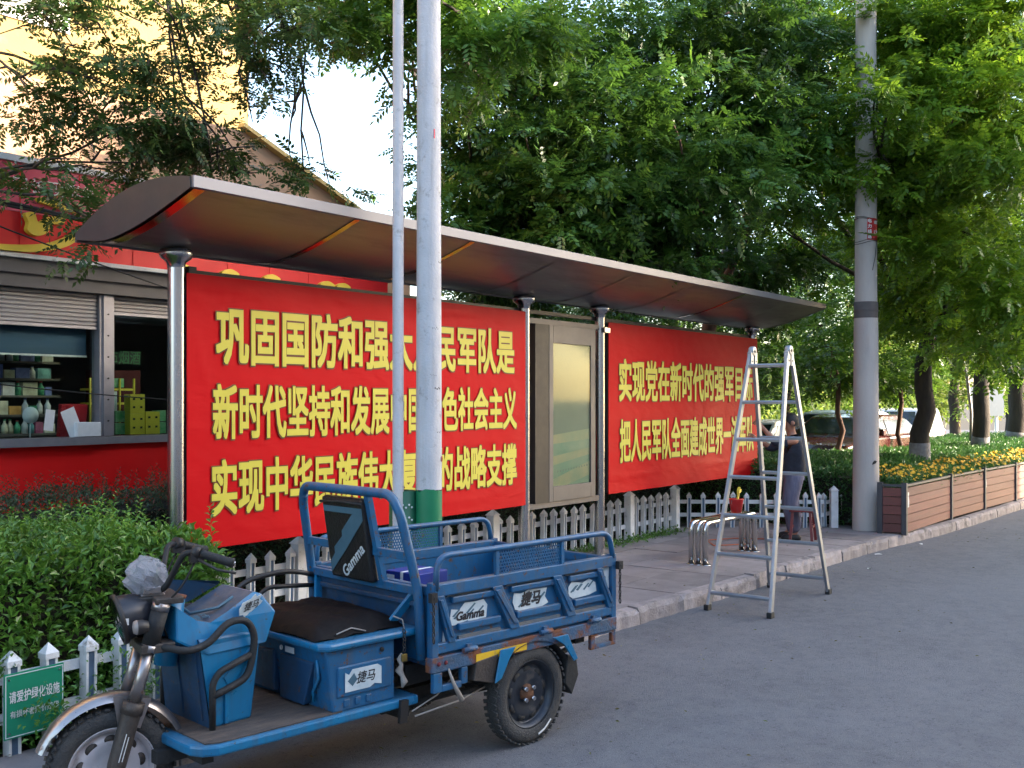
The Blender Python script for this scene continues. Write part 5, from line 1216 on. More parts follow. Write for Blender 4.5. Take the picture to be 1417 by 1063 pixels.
# far inner pressings, tail and front boards
for x, nm in ((X1-0.03,'tailgate'),(X0,'front_board')):
    MB().use(M_blue).box(x,x+0.025,-YB+0.04,YB-0.04,ZF,ZS-(0.0 if nm=='tailgate' else 0.02)).box(x-0.008,x+0.033,-YB+0.04,YB-0.04,ZS-0.05,ZS).build(nm, parent=tk, bev=0.004)
MB().use(M_under).cyl((2.256,-0.44,0.289),(2.256,0.44,0.289),0.035).lathe([(0,-0.14),(0.09,-0.1),(0.11,0),(0.09,0.1),(0,0.14)], TM(2.256,0.05,0.289) @ RY, 20).box(1.5,2.95,-0.32,-0.26,0.44,0.55).box(1.5,2.95,0.26,0.32,0.44,0.55).box(1.75,1.85,-0.5,0.5,0.5,0.56).box(2.7,2.78,-0.5,0.5,0.5,0.56).build('rear_axle', parent=tk)
# stickers with writing on the near side
YS = -YB-0.0035+0.02
jags = [
 (1.765, 0.835, [(-0.17,-0.05),(-0.10,-0.06),(0.0,-0.045),(0.02,-0.06),(0.14,-0.05),(0.15,0.02),(0.12,0.055),(0.05,0.05),(-0.02,0.055),(-0.06,0.02),(-0.12,0.03),(-0.13,-0.02),(-0.17,-0.03)], 'Gamma', 0.21, 0.05, (0.02,-0.015)),
 (2.265, 0.84, [(-0.13,-0.045),(-0.08,-0.06),(0.10,-0.055),(0.15,-0.04),(0.12,0.0),(0.14,0.05),(-0.02,0.055),(-0.08,0.04),(-0.14,0.05),(-0.15,0.0)], '捷马', 0.17, 0.085, (0.0,0.005)),
 (2.725, 0.845, [(-0.13,-0.03),(-0.09,-0.055),(0.06,-0.05),(0.13,-0.035),(0.12,0.02),(0.06,0.05),(0.0,0.03),(-0.10,0.05),(-0.13,0.02)], '', 0,0,(0,0))]
for (cx, cz, poly, s_, w_, h_, off) in jags:
    o = MB().use(M_sticker).prism(poly, YS-0.0012, YS, 'y', TM(cx,0,cz)).build('sticker', parent=tk)
    for q in range(6):
        m_ = MB().use(M_teal)
        a = rnd.uniform(-0.12,0.07); b = rnd.uniform(-0.04,0.02)
        m_.prism([(a,b),(a+0.05,b+0.035),(a+0.06,b+0.03),(a+0.015,b-0.005)], YS-0.0018-0.0001*q, YS-0.0013, 'y', TM(cx,0,cz))
        m_.build('printed_flash', parent=o)
    if s_: text('lettering', s_, w_, h_, M_ink, o, (cx+off[0], YS-0.003, cz+off[1]), offset=0.038, shear=0.25)
for (cx, cz, poly) in ((1.60,0.80,[(-0.02,-0.11),(0.075,-0.11),(0.05,-0.05),(0.02,0.0),(-0.005,0.09),(-0.03,0.10),(-0.01,0.02)]),(2.945,0.86,[(-0.035,0.09),(0.035,0.10),(0.03,0.02),(0.035,-0.05),(0.005,-0.03),(0.0,0.03),(-0.02,0.03)])):
    MB().use(M_sticker).prism(poly, YS-0.0012, YS, 'y', TM(cx,0,cz)).build('sticker', parent=tk)
# dark latches with hanging chains at both ends
for x in (X0-0.02, X1+0.012):
    m_ = MB().use(M_dark)
    for q in range(9):
        z = 0.955-q*0.028
        m_.tube([(x+0.010*math.cos(t)*(1 if q%2 else 0.3), -YB-0.03+0.010*math.cos(t)*(0.3 if q%2 else 1), z+0.017*math.sin(t)) for t in np.linspace(0,2*PI,9)[:-1]], 0.004, 5, closed=True)
    m_.box(x-0.02,x+0.02,-YB-0.04,-YB-0.01,0.93,0.98).build('latch_chain', parent=tk)
# ---- front hoop behind the seat
hoop = arc([(1.47,-0.49,0.62),(1.45,-0.49,0.98),(1.36,-0.45,1.40),(1.335,-0.40,1.50),(1.335,0.40,1.50),(1.36,0.45,1.40),(1.45,0.49,0.98),(1.47,0.49,0.62)], 0.10, 6)
hp_ = MB().use(M_blue).tube(hoop, 0.026, 14).build('front_hoop', parent=tk)
for z in (0.985,1.17):
    t = (z-0.98)/0.42; x = 1.45-0.09*t
    MB().use(M_blue).box(x-0.016,x+0.016,-0.475+0.03*t,0.475-0.03*t,z-0.022,z+0.022).build('cross_bar', parent=hp_, bev=0.003)
MB().use(M_blue).beam((1.45,-0.20,0.98),(1.34,-0.19,1.50),0.034,0.034,(1,0,0)).build('upright', parent=hp_)
MB().use(M_blued).add([(1.46,-0.47,0.96),(1.46,0.47,0.96),(1.49,0.42,0.74),(1.49,-0.42,0.74),(1.475,-0.47,0.96),(1.475,0.47,0.96),(1.505,0.42,0.74),(1.505,-0.42,0.74)],
    [(0,1,2,3),(7,6,5,4),(0,4,5,1),(1,5,6,2),(2,6,7,3),(3,7,4,0)]).box(1.445,1.465,-0.46,0.46,0.90,0.925).build('back_panel', parent=tk, bev=0.004)
for sy in (-1,1): MB().use(M_bluel).beam((1.46,sy*0.44,0.96),(1.38,sy*0.33,0.79),0.045,0.02,(0,1,0)).build('brace', parent=tk)
# backrest pad with print
pad = MB().use(M_padm).box(-0.02,0.03,-0.19,0.19,-0.235,0.235).build('backrest_pad', parent=tk, bev=0.014)
pad.matrix_local = TM(1.375,0.02,1.225) @ Matrix.Rotation(-0.16,4,'Y')
def padshape(poly, m_, name, dx=-0.0215):
    return MB().use(m_).prism([(-y, z) for y, z in poly], dx-0.0015, dx, 'x').build(name, parent=pad)
padshape([(-0.175,0.15),(-0.175,0.185),(0.18,0.185),(0.18,0.12),(-0.02,-0.07),(-0.175,-0.205),(-0.175,-0.145),(-0.12,-0.09),(-0.12,-0.055),(-0.03,0.015),(-0.03,0.045),(0.09,0.15)], M_teal, 'print_flash')
tx_ = text('lettering', 'Gamma', 0.27, 0.062, M_sticker, pad, (0,0,0), offset=0.02, shear=0.15)
tx_.matrix_local = TM(-0.024,-0.045,-0.115) @ Matrix.Rotation(-PI/2,4,'Z') @ Matrix.Rotation(PI/2,4,'X') @ Matrix.Rotation(math.radians(40),4,'Z')
MB().use(M_black).tube([(-0.022,-0.2,0.21),(-0.026,0.0,0.215),(-0.022,0.2,0.205)], 0.008, 6).build('torn_hem', parent=pad)
# grab loops right behind the fairing on the far side (dark tubes by the seat)
MB().use(M_dark).tube(arc([(0.78,0.42,0.80),(0.95,0.45,0.98),(1.25,0.46,1.01),(1.45,0.46,0.96)],0.1,6), 0.015, 10).tube(arc([(1.0,0.45,0.80),(1.1,0.46,0.93),(1.45,0.46,0.90)],0.08,5), 0.013, 10).build('side_handrail', parent=tk)
# padlock and rags hanging behind the seat box
MB().use(mat('brass', (0.35,0.24,0.07), 0.4, 0.8)).box(1.36,1.395,-0.47,-0.455,0.62,0.66).build('padlock', parent=tk, bev=0.004)
m_ = MB().use(M_dark)
for q in range(6): m_.tube([(1.375+0.008*math.cos(t), -0.465+0.01*math.sin(t)*(q%2), 0.68+q*0.02+0.012*math.sin(t)) for t in np.linspace(0,2*PI,8)[:-1]], 0.003, 5, closed=True)
m_.build('chain', parent=tk)
rg = MB().use(M_rope); pr = []
for q in range(7): pr.append((1.38+rnd.uniform(-.03,.03), -0.44+rnd.uniform(-.02,.01), 0.66-q*0.03))
rg.tube(pr, [0.006,0.018,0.010,0.022,0.012,0.020,0.006], 7).build('plastic_rag', parent=tk)
M_whip = MB().use(M_rope)
M_whip.tube([(1.42,-0.50,0.33),(1.75,-0.50,0.35),(2.02,-0.44,0.37)], 0.005, 6).tube([(1.40,-0.50,0.36),(1.60,-0.47,0.40),(1.85,-0.4,0.5)], 0.004, 6).tube([(1.60,-0.56,0.56),(1.64,-0.56,0.47),(1.70,-0.56,0.37)], [0.006,0.010,0.016], 8)
M_whip.build('hanging_rope', parent=tk)
MB().use(M_under).cyl((1.35,-0.3,0.33),(1.95,-0.3,0.33),0.02).build('side_stay', parent=tk)
MB().use(M_dark).beam((1.37,-0.47,0.42),(1.36,-0.47,0.30),0.02,0.05,(1,0,0)).build('foot_peg', parent=tk)
# dark blue carton in the bed
ct_ = thing('carton', 'dark blue taped carton lying in the cargo bed of the tricycle', 'carton')
ct_.matrix_world = tk.matrix_basis @ TM(1.75,-0.12,ZF+0.001) @ Matrix.Rotation(0.1,4,'Z')
M_cart = mat('dark blue carton print', (0.008,0.03,0.26), 0.5, col2=(0.005,0.015,0.11), scale=6, amt=0.8)
MB().use(M_cart).box(-0.12,0.12,-0.13,0.13,0,0.42).build('carton_body', parent=ct_, bev=0.004)
MB().use(M_paper).box(-0.1215,-0.1205,-0.01,0.012,0.0,0.42).box(-0.12,0.12,-0.01,0.012,0.4205,0.4215).box(-0.1215,-0.1205,0.06,0.12,0.36,0.40).build('tape', parent=ct_)
text('lettering', '饮品', 0.12, 0.08, M_sticker, ct_, (-0.1225,0.06,0.26), (PI/2,0,-PI/2), offset=0.01)
# ------------------------------------------------------------------ vegetation
CA, SA = math.cos(A_DIR), math.sin(A_DIR)
def view(px_, py_, d):          # a point at a measured distance d in front of the camera
    X = (px_-708.5)/1450*d
    return (X*SA + d*CA, -X*CA + d*SA, 2.0-(py_-553)/1450*d)
M_bark = mat('dark bark', (0.055,0.042,0.034), 0.9, col2=(0.025,0.019,0.016), scale=9, amt=0.9, stretch=(1,1,0.25), bump=1.0, bscale=35)
M_barkr = mat('reddish bark', (0.13,0.065,0.045), 0.9, col2=(0.06,0.03,0.024), scale=9, amt=0.9, stretch=(1,1,0.25), bump=1.0, bscale=35)
M_lime = mat('limewash', (0.26,0.25,0.26), 0.9, col2=(0.14,0.13,0.13), scale=12, amt=0.9, bump=0.6, bscale=40)
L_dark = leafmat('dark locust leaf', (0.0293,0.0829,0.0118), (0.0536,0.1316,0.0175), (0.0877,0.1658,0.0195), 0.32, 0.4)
L_mid = leafmat('green locust leaf', (0.0468,0.1216,0.0131), (0.0795,0.1777,0.0187), (0.1216,0.2244,0.0234), 0.38, 0.4)
L_bright = leafmat('bright locust leaf', (0.075,0.165,0.012), (0.135,0.25,0.018), (0.20,0.31,0.025), 0.42, 0.38)
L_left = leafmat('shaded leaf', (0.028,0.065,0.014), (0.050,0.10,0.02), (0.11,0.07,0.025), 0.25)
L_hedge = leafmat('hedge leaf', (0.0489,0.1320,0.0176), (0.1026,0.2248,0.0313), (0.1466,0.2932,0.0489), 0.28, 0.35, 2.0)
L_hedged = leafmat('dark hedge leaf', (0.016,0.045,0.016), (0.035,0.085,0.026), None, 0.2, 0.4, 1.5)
L_red = leafmat('red tipped leaf', (0.0475,0.1140,0.0418), (0.0950,0.1045,0.0570), (0.4180,0.0665,0.0570), 0.3, 0.4, 1.5)
L_box = leafmat('clipped hedge leaf', (0.028,0.095,0.022), (0.055,0.150,0.030), None, 0.25, 0.4, 0.8)
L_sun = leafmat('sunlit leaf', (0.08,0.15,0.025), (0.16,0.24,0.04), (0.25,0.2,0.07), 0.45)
T_pin = tmpl_pinnate(9, lw=0.075, ll=0.34)
T_pin7 = tmpl_pinnate(7, lw=0.10, ll=0.40)
T_leaf = tmpl_leaf()
T_leafn = tmpl_leaf(0.17, 0.06, 0.12)
def limb_pts(a, b, bend=0.15, n=6):
    a, b = Vector(a), Vector(b); L_ = (b-a).length
    o1 = Vector((rnd.uniform(-1,1), rnd.uniform(-1,1), rnd.uniform(0,1)))*bend*L_
    return [a.lerp(b, i/n) + o1*math.sin(PI*i/n) + Vector((rnd.uniform(-1,1),rnd.uniform(-1,1),rnd.uniform(-1,1)))*0.02*L_*(0<i<n) for i in range(n+1)]
def tree(label, base, fork, r, clumps, lm, bark=M_bark, hubs=None, lime=0.0, size=0.25, per=7, tm=None, group='street trees', twigs=3, lf=1.0, name='locust_tree'):
    """clumps: (centre, (rx,ry,rz), twig count)"""
    t = thing(name, label, 'tree', base)
    b = Vector(base)
    loc = lambda p: Vector(p) - b
    f = loc(fork)
    tr = MB().use(bark)
    P_ = limb_pts((0,0,-0.1), f, 0.012, 7)
    tr.tube(P_, [r*(1.22 if i == 0 else 1.0-0.28*i/7) for i in range(8)], 14)
    tk_ = tr.build('trunk', parent=t)
    if lime: MB().use(M_lime).tube([P_[0], P_[1], P_[1].lerp(P_[2],0.5), P_[2], P_[2].lerp(P_[3],(lime-P_[2].z)/(P_[3].z-P_[2].z) if lime > P_[2].z else 0.02)], [r*1.25,r*0.99,r*0.975,r*0.955,r*0.945], 14).build('limewash', parent=tk_)
    H_ = [loc(h) for h in hubs] if hubs else None
    if H_:
        for h in H_: MB().use(bark).tube(limb_pts(f, h, 0.1), [r*0.5*(1-0.6*i/6) for i in range(7)], 8).build('limb', parent=t)
    for (c, rr, n) in clumps:
        c = loc(c); st0 = min(H_, key=lambda h: (h-c).length) if H_ else f
        lp_ = limb_pts(st0, c, 0.12)
        r0 = (r*0.42 if n > 120 else r*0.3)*lf
        lb = MB().use(bark).tube(lp_, [r0*(1-0.8*i/6)+0.006 for i in range(7)], 7)
        for q in range(twigs):
            e = c + Vector((rnd.gauss(0,.6)*rr[0], rnd.gauss(0,.6)*rr[1], rnd.gauss(0,.6)*rr[2]))
            lb.tube(limb_pts(lp_[rnd.choice((4,5,6))], e, 0.1, 4), [0.022*lf**0.5*min(1,r/0.15)*(1-0.8*i/4)+0.003 for i in range(5)], 5)
        lb.build('limb', parent=t)
    pp, dd = crown_points([((*loc(c),), rr, n) for c, rr, n in clumps], per=per, twig=size*1.5)
    me = leaf_mesh('crown', T_pin if tm is None else tm, pp, dd, size*(0.75+0.5*rng.random(len(pp))), lm)
    o = link_mesh('crown', me, t); stuff(o)
    return t
def vc(px_, py_, d, rx, ry, n, rd=None):
    k = d/1450
    rw = rx*k; return (view(px_, py_, d), ((rw+ (rd or rw))/2, (rw+(rd or rw))/2, ry*k), n)
tree('dense dark locust tree rising behind the middle of the shelter roof', (11.6,9.2,0.1), (11.9,9.0,4.0), 0.17,
     [vc(680,310,13.5,80,80,187), vc(660,215,14,70,60,122), vc(715,120,14,95,85,216), vc(800,50,14.5,110,75,237), vc(815,190,13.5,100,85,259), vc(760,290,13,95,70,230), vc(850,310,13.5,90,80,244), vc(700,390,14.5,70,45,108), vc(640,60,14.5,50,50,79)], L_dark)
tree('tall locust tree with reddish trunks above the right banner', (15.9,7.9,0.1), (15.85,7.7,3.5), 0.16,
     [vc(930,110,14.5,110,95,302), vc(950,250,13.5,100,75,273), vc(900,350,15.5,90,45,216), vc(1000,20,15,120,60,216), vc(1040,190,15,85,90,201), vc(1090,110,16,80,90,172), vc(1060,360,18.5,80,45,172), vc(1130,40,17,80,60,129), vc(985,390,18.5,60,40,100)], L_dark, M_barkr)
tree('bright green locust tree with limewashed trunk foot nearest the concrete pole', (19.1,5.25,0.1), (19.0,5.1,3.1), 0.19,
     [vc(1300,100,15.5,90,85,255), vc(1385,190,14.5,80,95,280), vc(1262,215,15.5,60,60,170), vc(1120,235,16.2,75,50,161), vc(1070,300,16.5,55,30,51), vc(1330,320,15.5,80,70,204), vc(1400,400,15.5,70,75,161), vc(1255,370,16.8,55,50,93), vc(1310,15,15.5,120,45,187), vc(1400,50,14.8,70,70,153), vc(1190,20,17.5,70,60,102), vc(1300,450,17,65,35,76), vc(1150,170,17,60,60,110), vc(1228,150,14.2,26,34,28), vc(1222,215,14.4,22,18,13)], L_bright, lime=1.15, size=0.26)
tree('second locust tree with a limewashed foot in the row beyond the planter', (24.7,5.6,0.1), (24.6,5.5,3.4), 0.2,
     [vc(1250,180,21,130,130,300), vc(1350,280,20,110,110,280), vc(1180,330,21,70,60,140), vc(1370,440,19,80,60,150), vc(1270,430,21,70,60,130), vc(1390,120,21,90,120,220)], L_mid, lime=1.1, tm=T_pin7, size=0.27)
tree('third locust tree of the row, farthest with a limewashed foot at the right edge', (30.4,6.0,0.1), (30.3,5.9,3.6), 0.26,
     [vc(1310,330,27,100,120,200), vc(1400,360,25,80,110,220), vc(1400,470,25,60,50,110), vc(1240,280,28,80,90,140)], L_mid, lime=1.05, tm=T_pin7, size=0.33)
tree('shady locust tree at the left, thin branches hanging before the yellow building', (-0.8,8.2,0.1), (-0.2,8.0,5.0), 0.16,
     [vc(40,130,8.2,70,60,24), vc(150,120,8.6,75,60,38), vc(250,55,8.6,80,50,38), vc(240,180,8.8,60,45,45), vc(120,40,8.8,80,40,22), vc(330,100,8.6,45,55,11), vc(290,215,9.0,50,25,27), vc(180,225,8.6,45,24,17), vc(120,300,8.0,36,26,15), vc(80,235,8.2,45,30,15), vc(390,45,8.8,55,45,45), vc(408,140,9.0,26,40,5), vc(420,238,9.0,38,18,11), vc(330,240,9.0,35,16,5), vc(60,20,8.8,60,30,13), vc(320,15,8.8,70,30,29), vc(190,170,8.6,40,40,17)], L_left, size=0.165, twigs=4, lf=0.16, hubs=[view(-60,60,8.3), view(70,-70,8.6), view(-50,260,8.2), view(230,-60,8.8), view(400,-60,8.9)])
tree('locust tree whose bright sprays hang at the top centre beside the white poles', (12.4,10.0,0.1), (12.0,9.6,5.2), 0.13,
     [vc(480,25,9.5,75,40,47), vc(550,40,9.3,50,40,30), vc(640,20,9.2,90,50,74), vc(700,60,9.2,45,60,61), vc(640,100,9.6,45,30,27), vc(600,-30,9.5,100,40,54), vc(420,-10,9.5,80,40,40)], L_mid, size=0.19, lf=0.5)
# slim trees and background trees
def slim(label, base, top, r, clumps, lm=L_mid, size=0.25):
    return tree(label, base, top, r, clumps, lm, M_barkr, size=size, tm=T_pin7, twigs=2, group='x', name='slim_tree')
slim('slim reddish trunk standing in front of the white roofed car', view(1162,660,20)[:2]+(0.1,), view(1160,520,20), 0.06, [vc(1150,480,20,60,50,90), vc(1120,520,21,40,30,40)])
slim('slim reddish trunk standing in front of the white van', view(1247,650,22)[:2]+(0.1,), view(1246,540,22), 0.06, [vc(1240,500,22,50,45,70), vc(1210,520,23,40,30,40)])
bgt = [(1000,24,'left of the ladder top'),(1090,26,'above the parked cars'),(1200,36,'behind the concrete pole'),(1320,42,'between the first and second limewashed trunks'),(860,22,'behind the poster case'),(740,20,'behind the right end of the left banner'),(1400,48,'at the far right edge')]
for i, (px_, d, wh) in enumerate(bgt):
    b = view(px_, 600, d); top = view(px_+3, 505, d)
    k = d/24
    tree('background tree with dense foliage seen %s' % wh, (b[0],b[1],0.08), (b[0],b[1],2.6*k**0.5), 0.13*k,
         [vc(px_-50,470,d,70,55,110,2.0), vc(px_+50,450,d,70,60,110,2.0), vc(px_,390,d,90,60,130,2.0), vc(px_-10,530,d+1,60,30,60,1.5)],
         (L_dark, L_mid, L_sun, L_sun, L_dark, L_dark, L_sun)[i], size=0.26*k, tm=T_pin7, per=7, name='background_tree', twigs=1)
# far wood closing the view
pp = []; 
for i in range(26000):
    s_ = rng.uniform(22, 110); 
    pp.append((s_, 27+rng.normal(0,1.5)+0.02*s_, abs(rng.normal(0,1))*2.2+rng.uniform(0,1.5)))
pp = np.array(pp)
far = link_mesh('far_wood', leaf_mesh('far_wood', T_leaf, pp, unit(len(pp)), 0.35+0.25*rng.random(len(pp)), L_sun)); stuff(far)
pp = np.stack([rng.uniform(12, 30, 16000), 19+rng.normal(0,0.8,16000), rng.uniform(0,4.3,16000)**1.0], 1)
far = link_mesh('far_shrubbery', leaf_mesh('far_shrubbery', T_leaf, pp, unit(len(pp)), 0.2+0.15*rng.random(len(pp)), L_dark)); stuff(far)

# hedges
M_core = mat('dark hedge core', (0.018,0.016,0.010), 0.95, scale=12, bump=0.6)
def hedge(label, x0, x1, y0, y1, z1, n, lm, size, shoots=0, round_=0.12, tm=T_leaf, z0=0.12, name='hedge', cat='hedge', lump=0.05, shape=None, faces=(1,1,1,1)):
    t = thing(name, label, cat, ((x0+x1)/2, (y0+y1)/2, z0))
    w_, d_, h_ = (x1-x0)/2, (y1-y0)/2, z1-z0
    MB().use(M_core).box(-w_+0.14,w_-0.14,-d_+0.14,d_-0.14,0,h_-0.14).build('twigs', parent=t)  # solid dark box added inside to keep the hedge from being seen through
    at_, af, as_ = 4*w_*d_, 2*w_*h_, 2*d_*h_
    wts = np.array([at_, af*faces[0], as_*faces[1], as_*faces[2], af*0.4*faces[3]]); wts = wts/wts.sum()
    f = rng.choice(5, n, p=wts)
    u, v = rng.random(n)*2-1, rng.random(n)*2-1
    P = np.zeros((n,3)); N_ = np.zeros((n,3))
    m = f==0; P[m] = np.stack([u[m]*w_, v[m]*d_, np.full(m.sum(), h_)],1); N_[m] = (0,-0.3,1)
    m = f==1; P[m] = np.stack([u[m]*w_, np.full(m.sum(), -d_), (v[m]+1)/2*h_],1); N_[m] = (0,-1,0.6)
    m = f==2; P[m] = np.stack([np.full(m.sum(), w_), u[m]*d_, (v[m]+1)/2*h_],1); N_[m] = (1,0,0.6)
    m = f==3; P[m] = np.stack([np.full(m.sum(), -w_), u[m]*d_, (v[m]+1)/2*h_],1); N_[m] = (-1,0,0.6)
    m = f==4; P[m] = np.stack([u[m]*w_, np.full(m.sum(), d_), (v[m]+1)/2*h_],1); N_[m] = (0,1,0.6)
    dep = rng.random(n)**1.6*0.16
    P -= N_/np.linalg.norm(N_,axis=1,keepdims=True)*dep[:,None]
    ph = lambda a,b,c: np.sin(P[:,0]*a+1.3)*np.sin(P[:,1]*b+P[:,2]*c)
    P += N_*(lump*(ph(3.1,2.7,4.0)+0.6*ph(7.3,6.1,9.0)))[:,None]
    # rounded shoulders
    ex = np.clip((np.abs(P[:,0])-(w_-round_*2))/(round_*2),0,1); ey = np.clip((np.abs(P[:,1])-(d_-round_*2))/(round_*2),0,1)
    P[:,2] -= (ex**2+ey**2)*round_*(P[:,2]/h_)
    D = N_*0.55 + rng.normal(0,0.75,(n,3)); D[:,2] += 0.25
    S_ = size*(0.6+0.7*rng.random(n))
    if shoots:
        for q in range(shoots):
            b = np.array([rng.uniform(-w_,w_), rng.uniform(-d_,d_), h_-0.06]); ln = rng.uniform(0.08,0.26); k = int(ln/0.014)
            lean = rng.normal(0,0.18,2)
            tt = np.arange(k)/k
            pts = b + np.stack([lean[0]*tt*ln, lean[1]*tt*ln, tt*ln],1)
            a = np.arange(k)*2.4+rng.uniform(0,6)
            dd = np.stack([np.cos(a), np.sin(a), np.full(k,0.7)],1)
            P = np.concatenate([P, pts]); D = np.concatenate([D, dd]); S_ = np.concatenate([S_, size*(1.0-0.45*tt)])
    o = link_mesh('foliage', leaf_mesh('foliage', tm, P, D, S_, lm), t); stuff(o)
    return t
hedge('bright green leafy hedge filling the lower left behind the fence and the green sign', -0.3, 4.28, 5.50, 7.05, 1.16, 46000, L_hedge, 0.064, 420, 0.12)
hedge('dark red-tipped hedge between the bright hedge and the red kiosk', 0.5, 6.4, 7.45, 8.5, 1.22, 26000, L_red, 0.045, 620, 0.12, tm=T_leafn)
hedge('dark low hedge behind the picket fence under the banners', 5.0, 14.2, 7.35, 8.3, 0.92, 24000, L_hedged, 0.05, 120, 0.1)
hedge('clipped dark green hedge behind the worker and the fence corner', 14.9, 18.6, 5.95, 8.4, 1.07, 34000, L_box, 0.05, 0, 0.06, lump=0.02)
hedge('clipped hedge just beyond the right end of the right banner', 14.0, 15.6, 8.1, 9.6, 1.04, 9000, L_box, 0.05, 0, 0.06, lump=0.02)
hedge('long low green hedge behind the planter flowers around the limewashed trunks', 15.25, 34, 4.95, 7.9, 0.98, 70000, L_box, 0.075, 0, 0.08, lump=0.035)
# stray leaves in front of the fence and over the green sign
P = []; D = []
for (cx, cy, cz, n, sp) in ((3.0,5.30,0.33,110,0.06),(3.08,5.28,0.26,80,0.05),(3.5,5.36,0.45,200,0.12),(3.2,5.34,0.2,200,0.12),(3.65,5.36,0.25,240,0.14),(2.8,5.40,0.62,60,0.06),(3.9,5.38,0.4,160,0.12)):
    P.append(np.array([cx,cy,cz])+rng.normal(0,1,(n,3))*np.array([sp,sp*0.25,sp])); D.append(rng.normal(0,1,(n,3))+np.array([0,-0.6,0.3]))
P = np.concatenate(P); D = np.concatenate(D)
o = link_mesh('hedge_sprigs', leaf_mesh('hedge_sprigs', T_leaf, P, D, 0.028+0.02*rng.random(len(P)), L_hedge)); stuff(o)
tag(o, 'small leafy sprigs poking through the left picket fence and over the green sign', 'plant')
# weeds at the fence foot and ground litter
P = np.stack([rng.uniform(5,13.3,2600), 7.0-np.abs(rng.normal(0,0.09,2600)), 0.13+np.abs(rng.normal(0,0.035,2600))],1)
o = link_mesh('ground_weeds', leaf_mesh('ground_weeds', T_leaf, P, unit(2600)+np.array([0,0,0.5]), 0.035+0.03*rng.random(2600), L_hedge)); stuff(o)
tag(o, 'low green weeds growing along the foot of the picket fence', 'weeds')
# fallen leaflets and grit on road and pavement
n = 900
P = np.stack([rng.uniform(2,26,n), 0*rng.random(n), 0*rng.random(n)],1)
ky = np.array([kerb_y(x) for x in P[:,0]])
on = rng.random(n) < 0.45
P[:,1] = np.where(on, ky+0.15+rng.random(n)*1.9, ky-0.03-np.abs(rng.normal(0,0.9,n)))
P[:,2] = np.where(on, 0.150, 0.006)
D = np.stack([rng.normal(0,1,n), rng.normal(0,1,n), rng.normal(0,0.06,n)],1)
L_dry = leafmat('dry fallen leaf', (0.16,0.12,0.05), (0.10,0.13,0.03), (0.35,0.27,0.12), 0.2)
o = link_mesh('fallen_leaves', leaf_mesh('fallen_leaves', T_leafn, P, D, 0.018+0.022*rng.random(n), L_dry)); stuff(o)
tag(o, 'scattered small fallen leaves on the road and the pavement', 'leaves')
# marigolds
M_mari = mat('marigold orange', (0.72,0.38,0.01), 0.6, col2=(0.75,0.58,0.04), scale=3, amt=1.0)
P = []
while len(P) < 1000:
    x = 15.0+ (rnd.random()**1.3)*16; yk = 4.32-(x-15)*0.045
    y = yk + rnd.uniform(0.0,0.75)
    if x < 15.35 and y > 4.58: continue
    if rnd.random() < 0.35+0.5*(math.sin(x*2.1+y*5) > -0.2): P.append((x, y, 0.86+rnd.uniform(-0.05,0.07)+0.10*min(1,(y-yk))))
fl = MB().use(M_mari)
for (x, y, z) in P:
    r_ = rnd.uniform(0.018,0.034); M = TM(x,y,z) @ Matrix.Rotation(rnd.uniform(0.1,0.7),4,'X') @ Matrix.Rotation(rnd.uniform(-0.4,0.4),4,'Y')
    for (k, rr, hh) in ((7,1.0,0.0),(6,0.7,0.4),(5,0.4,0.7)):
        for q in range(k):
            a = 2*PI*q/k+rr*2
            fl.add([M @ Vector((0,0,hh*r_*0.6)), M @ Vector((r_*rr*math.cos(a-0.45), r_*rr*math.sin(a-0.45), hh*r_+0.002)), M @ Vector((r_*rr*math.cos(a+0.45), r_*rr*math.sin(a+0.45), hh*r_))], [(0,1,2)])
o = fl.build('marigold_flowers'); stuff(o)
tag(o, 'mass of orange and yellow marigold flowers blooming in the plank planter', 'flowers')
n = 16000
X = 14.9+rng.random(n)*17; Yv = 4.36-(X-15)*0.045+rng.random(n)*np.where(X < 15.35, 0.22, 0.8)
P = np.stack([X, Yv, 0.68+rng.random(n)**0.5*0.18+0.1*np.clip(Yv-4.3,0,1)],1)
o = link_mesh('marigold_leaves', leaf_mesh('marigold_leaves', T_leafn, P, unit(n)+np.array([0,-0.2,0.8]), 0.05+0.03*rng.random(n), L_box)); stuff(o)
tag(o, 'green marigold leaves between the flowers of the planter', 'plant')

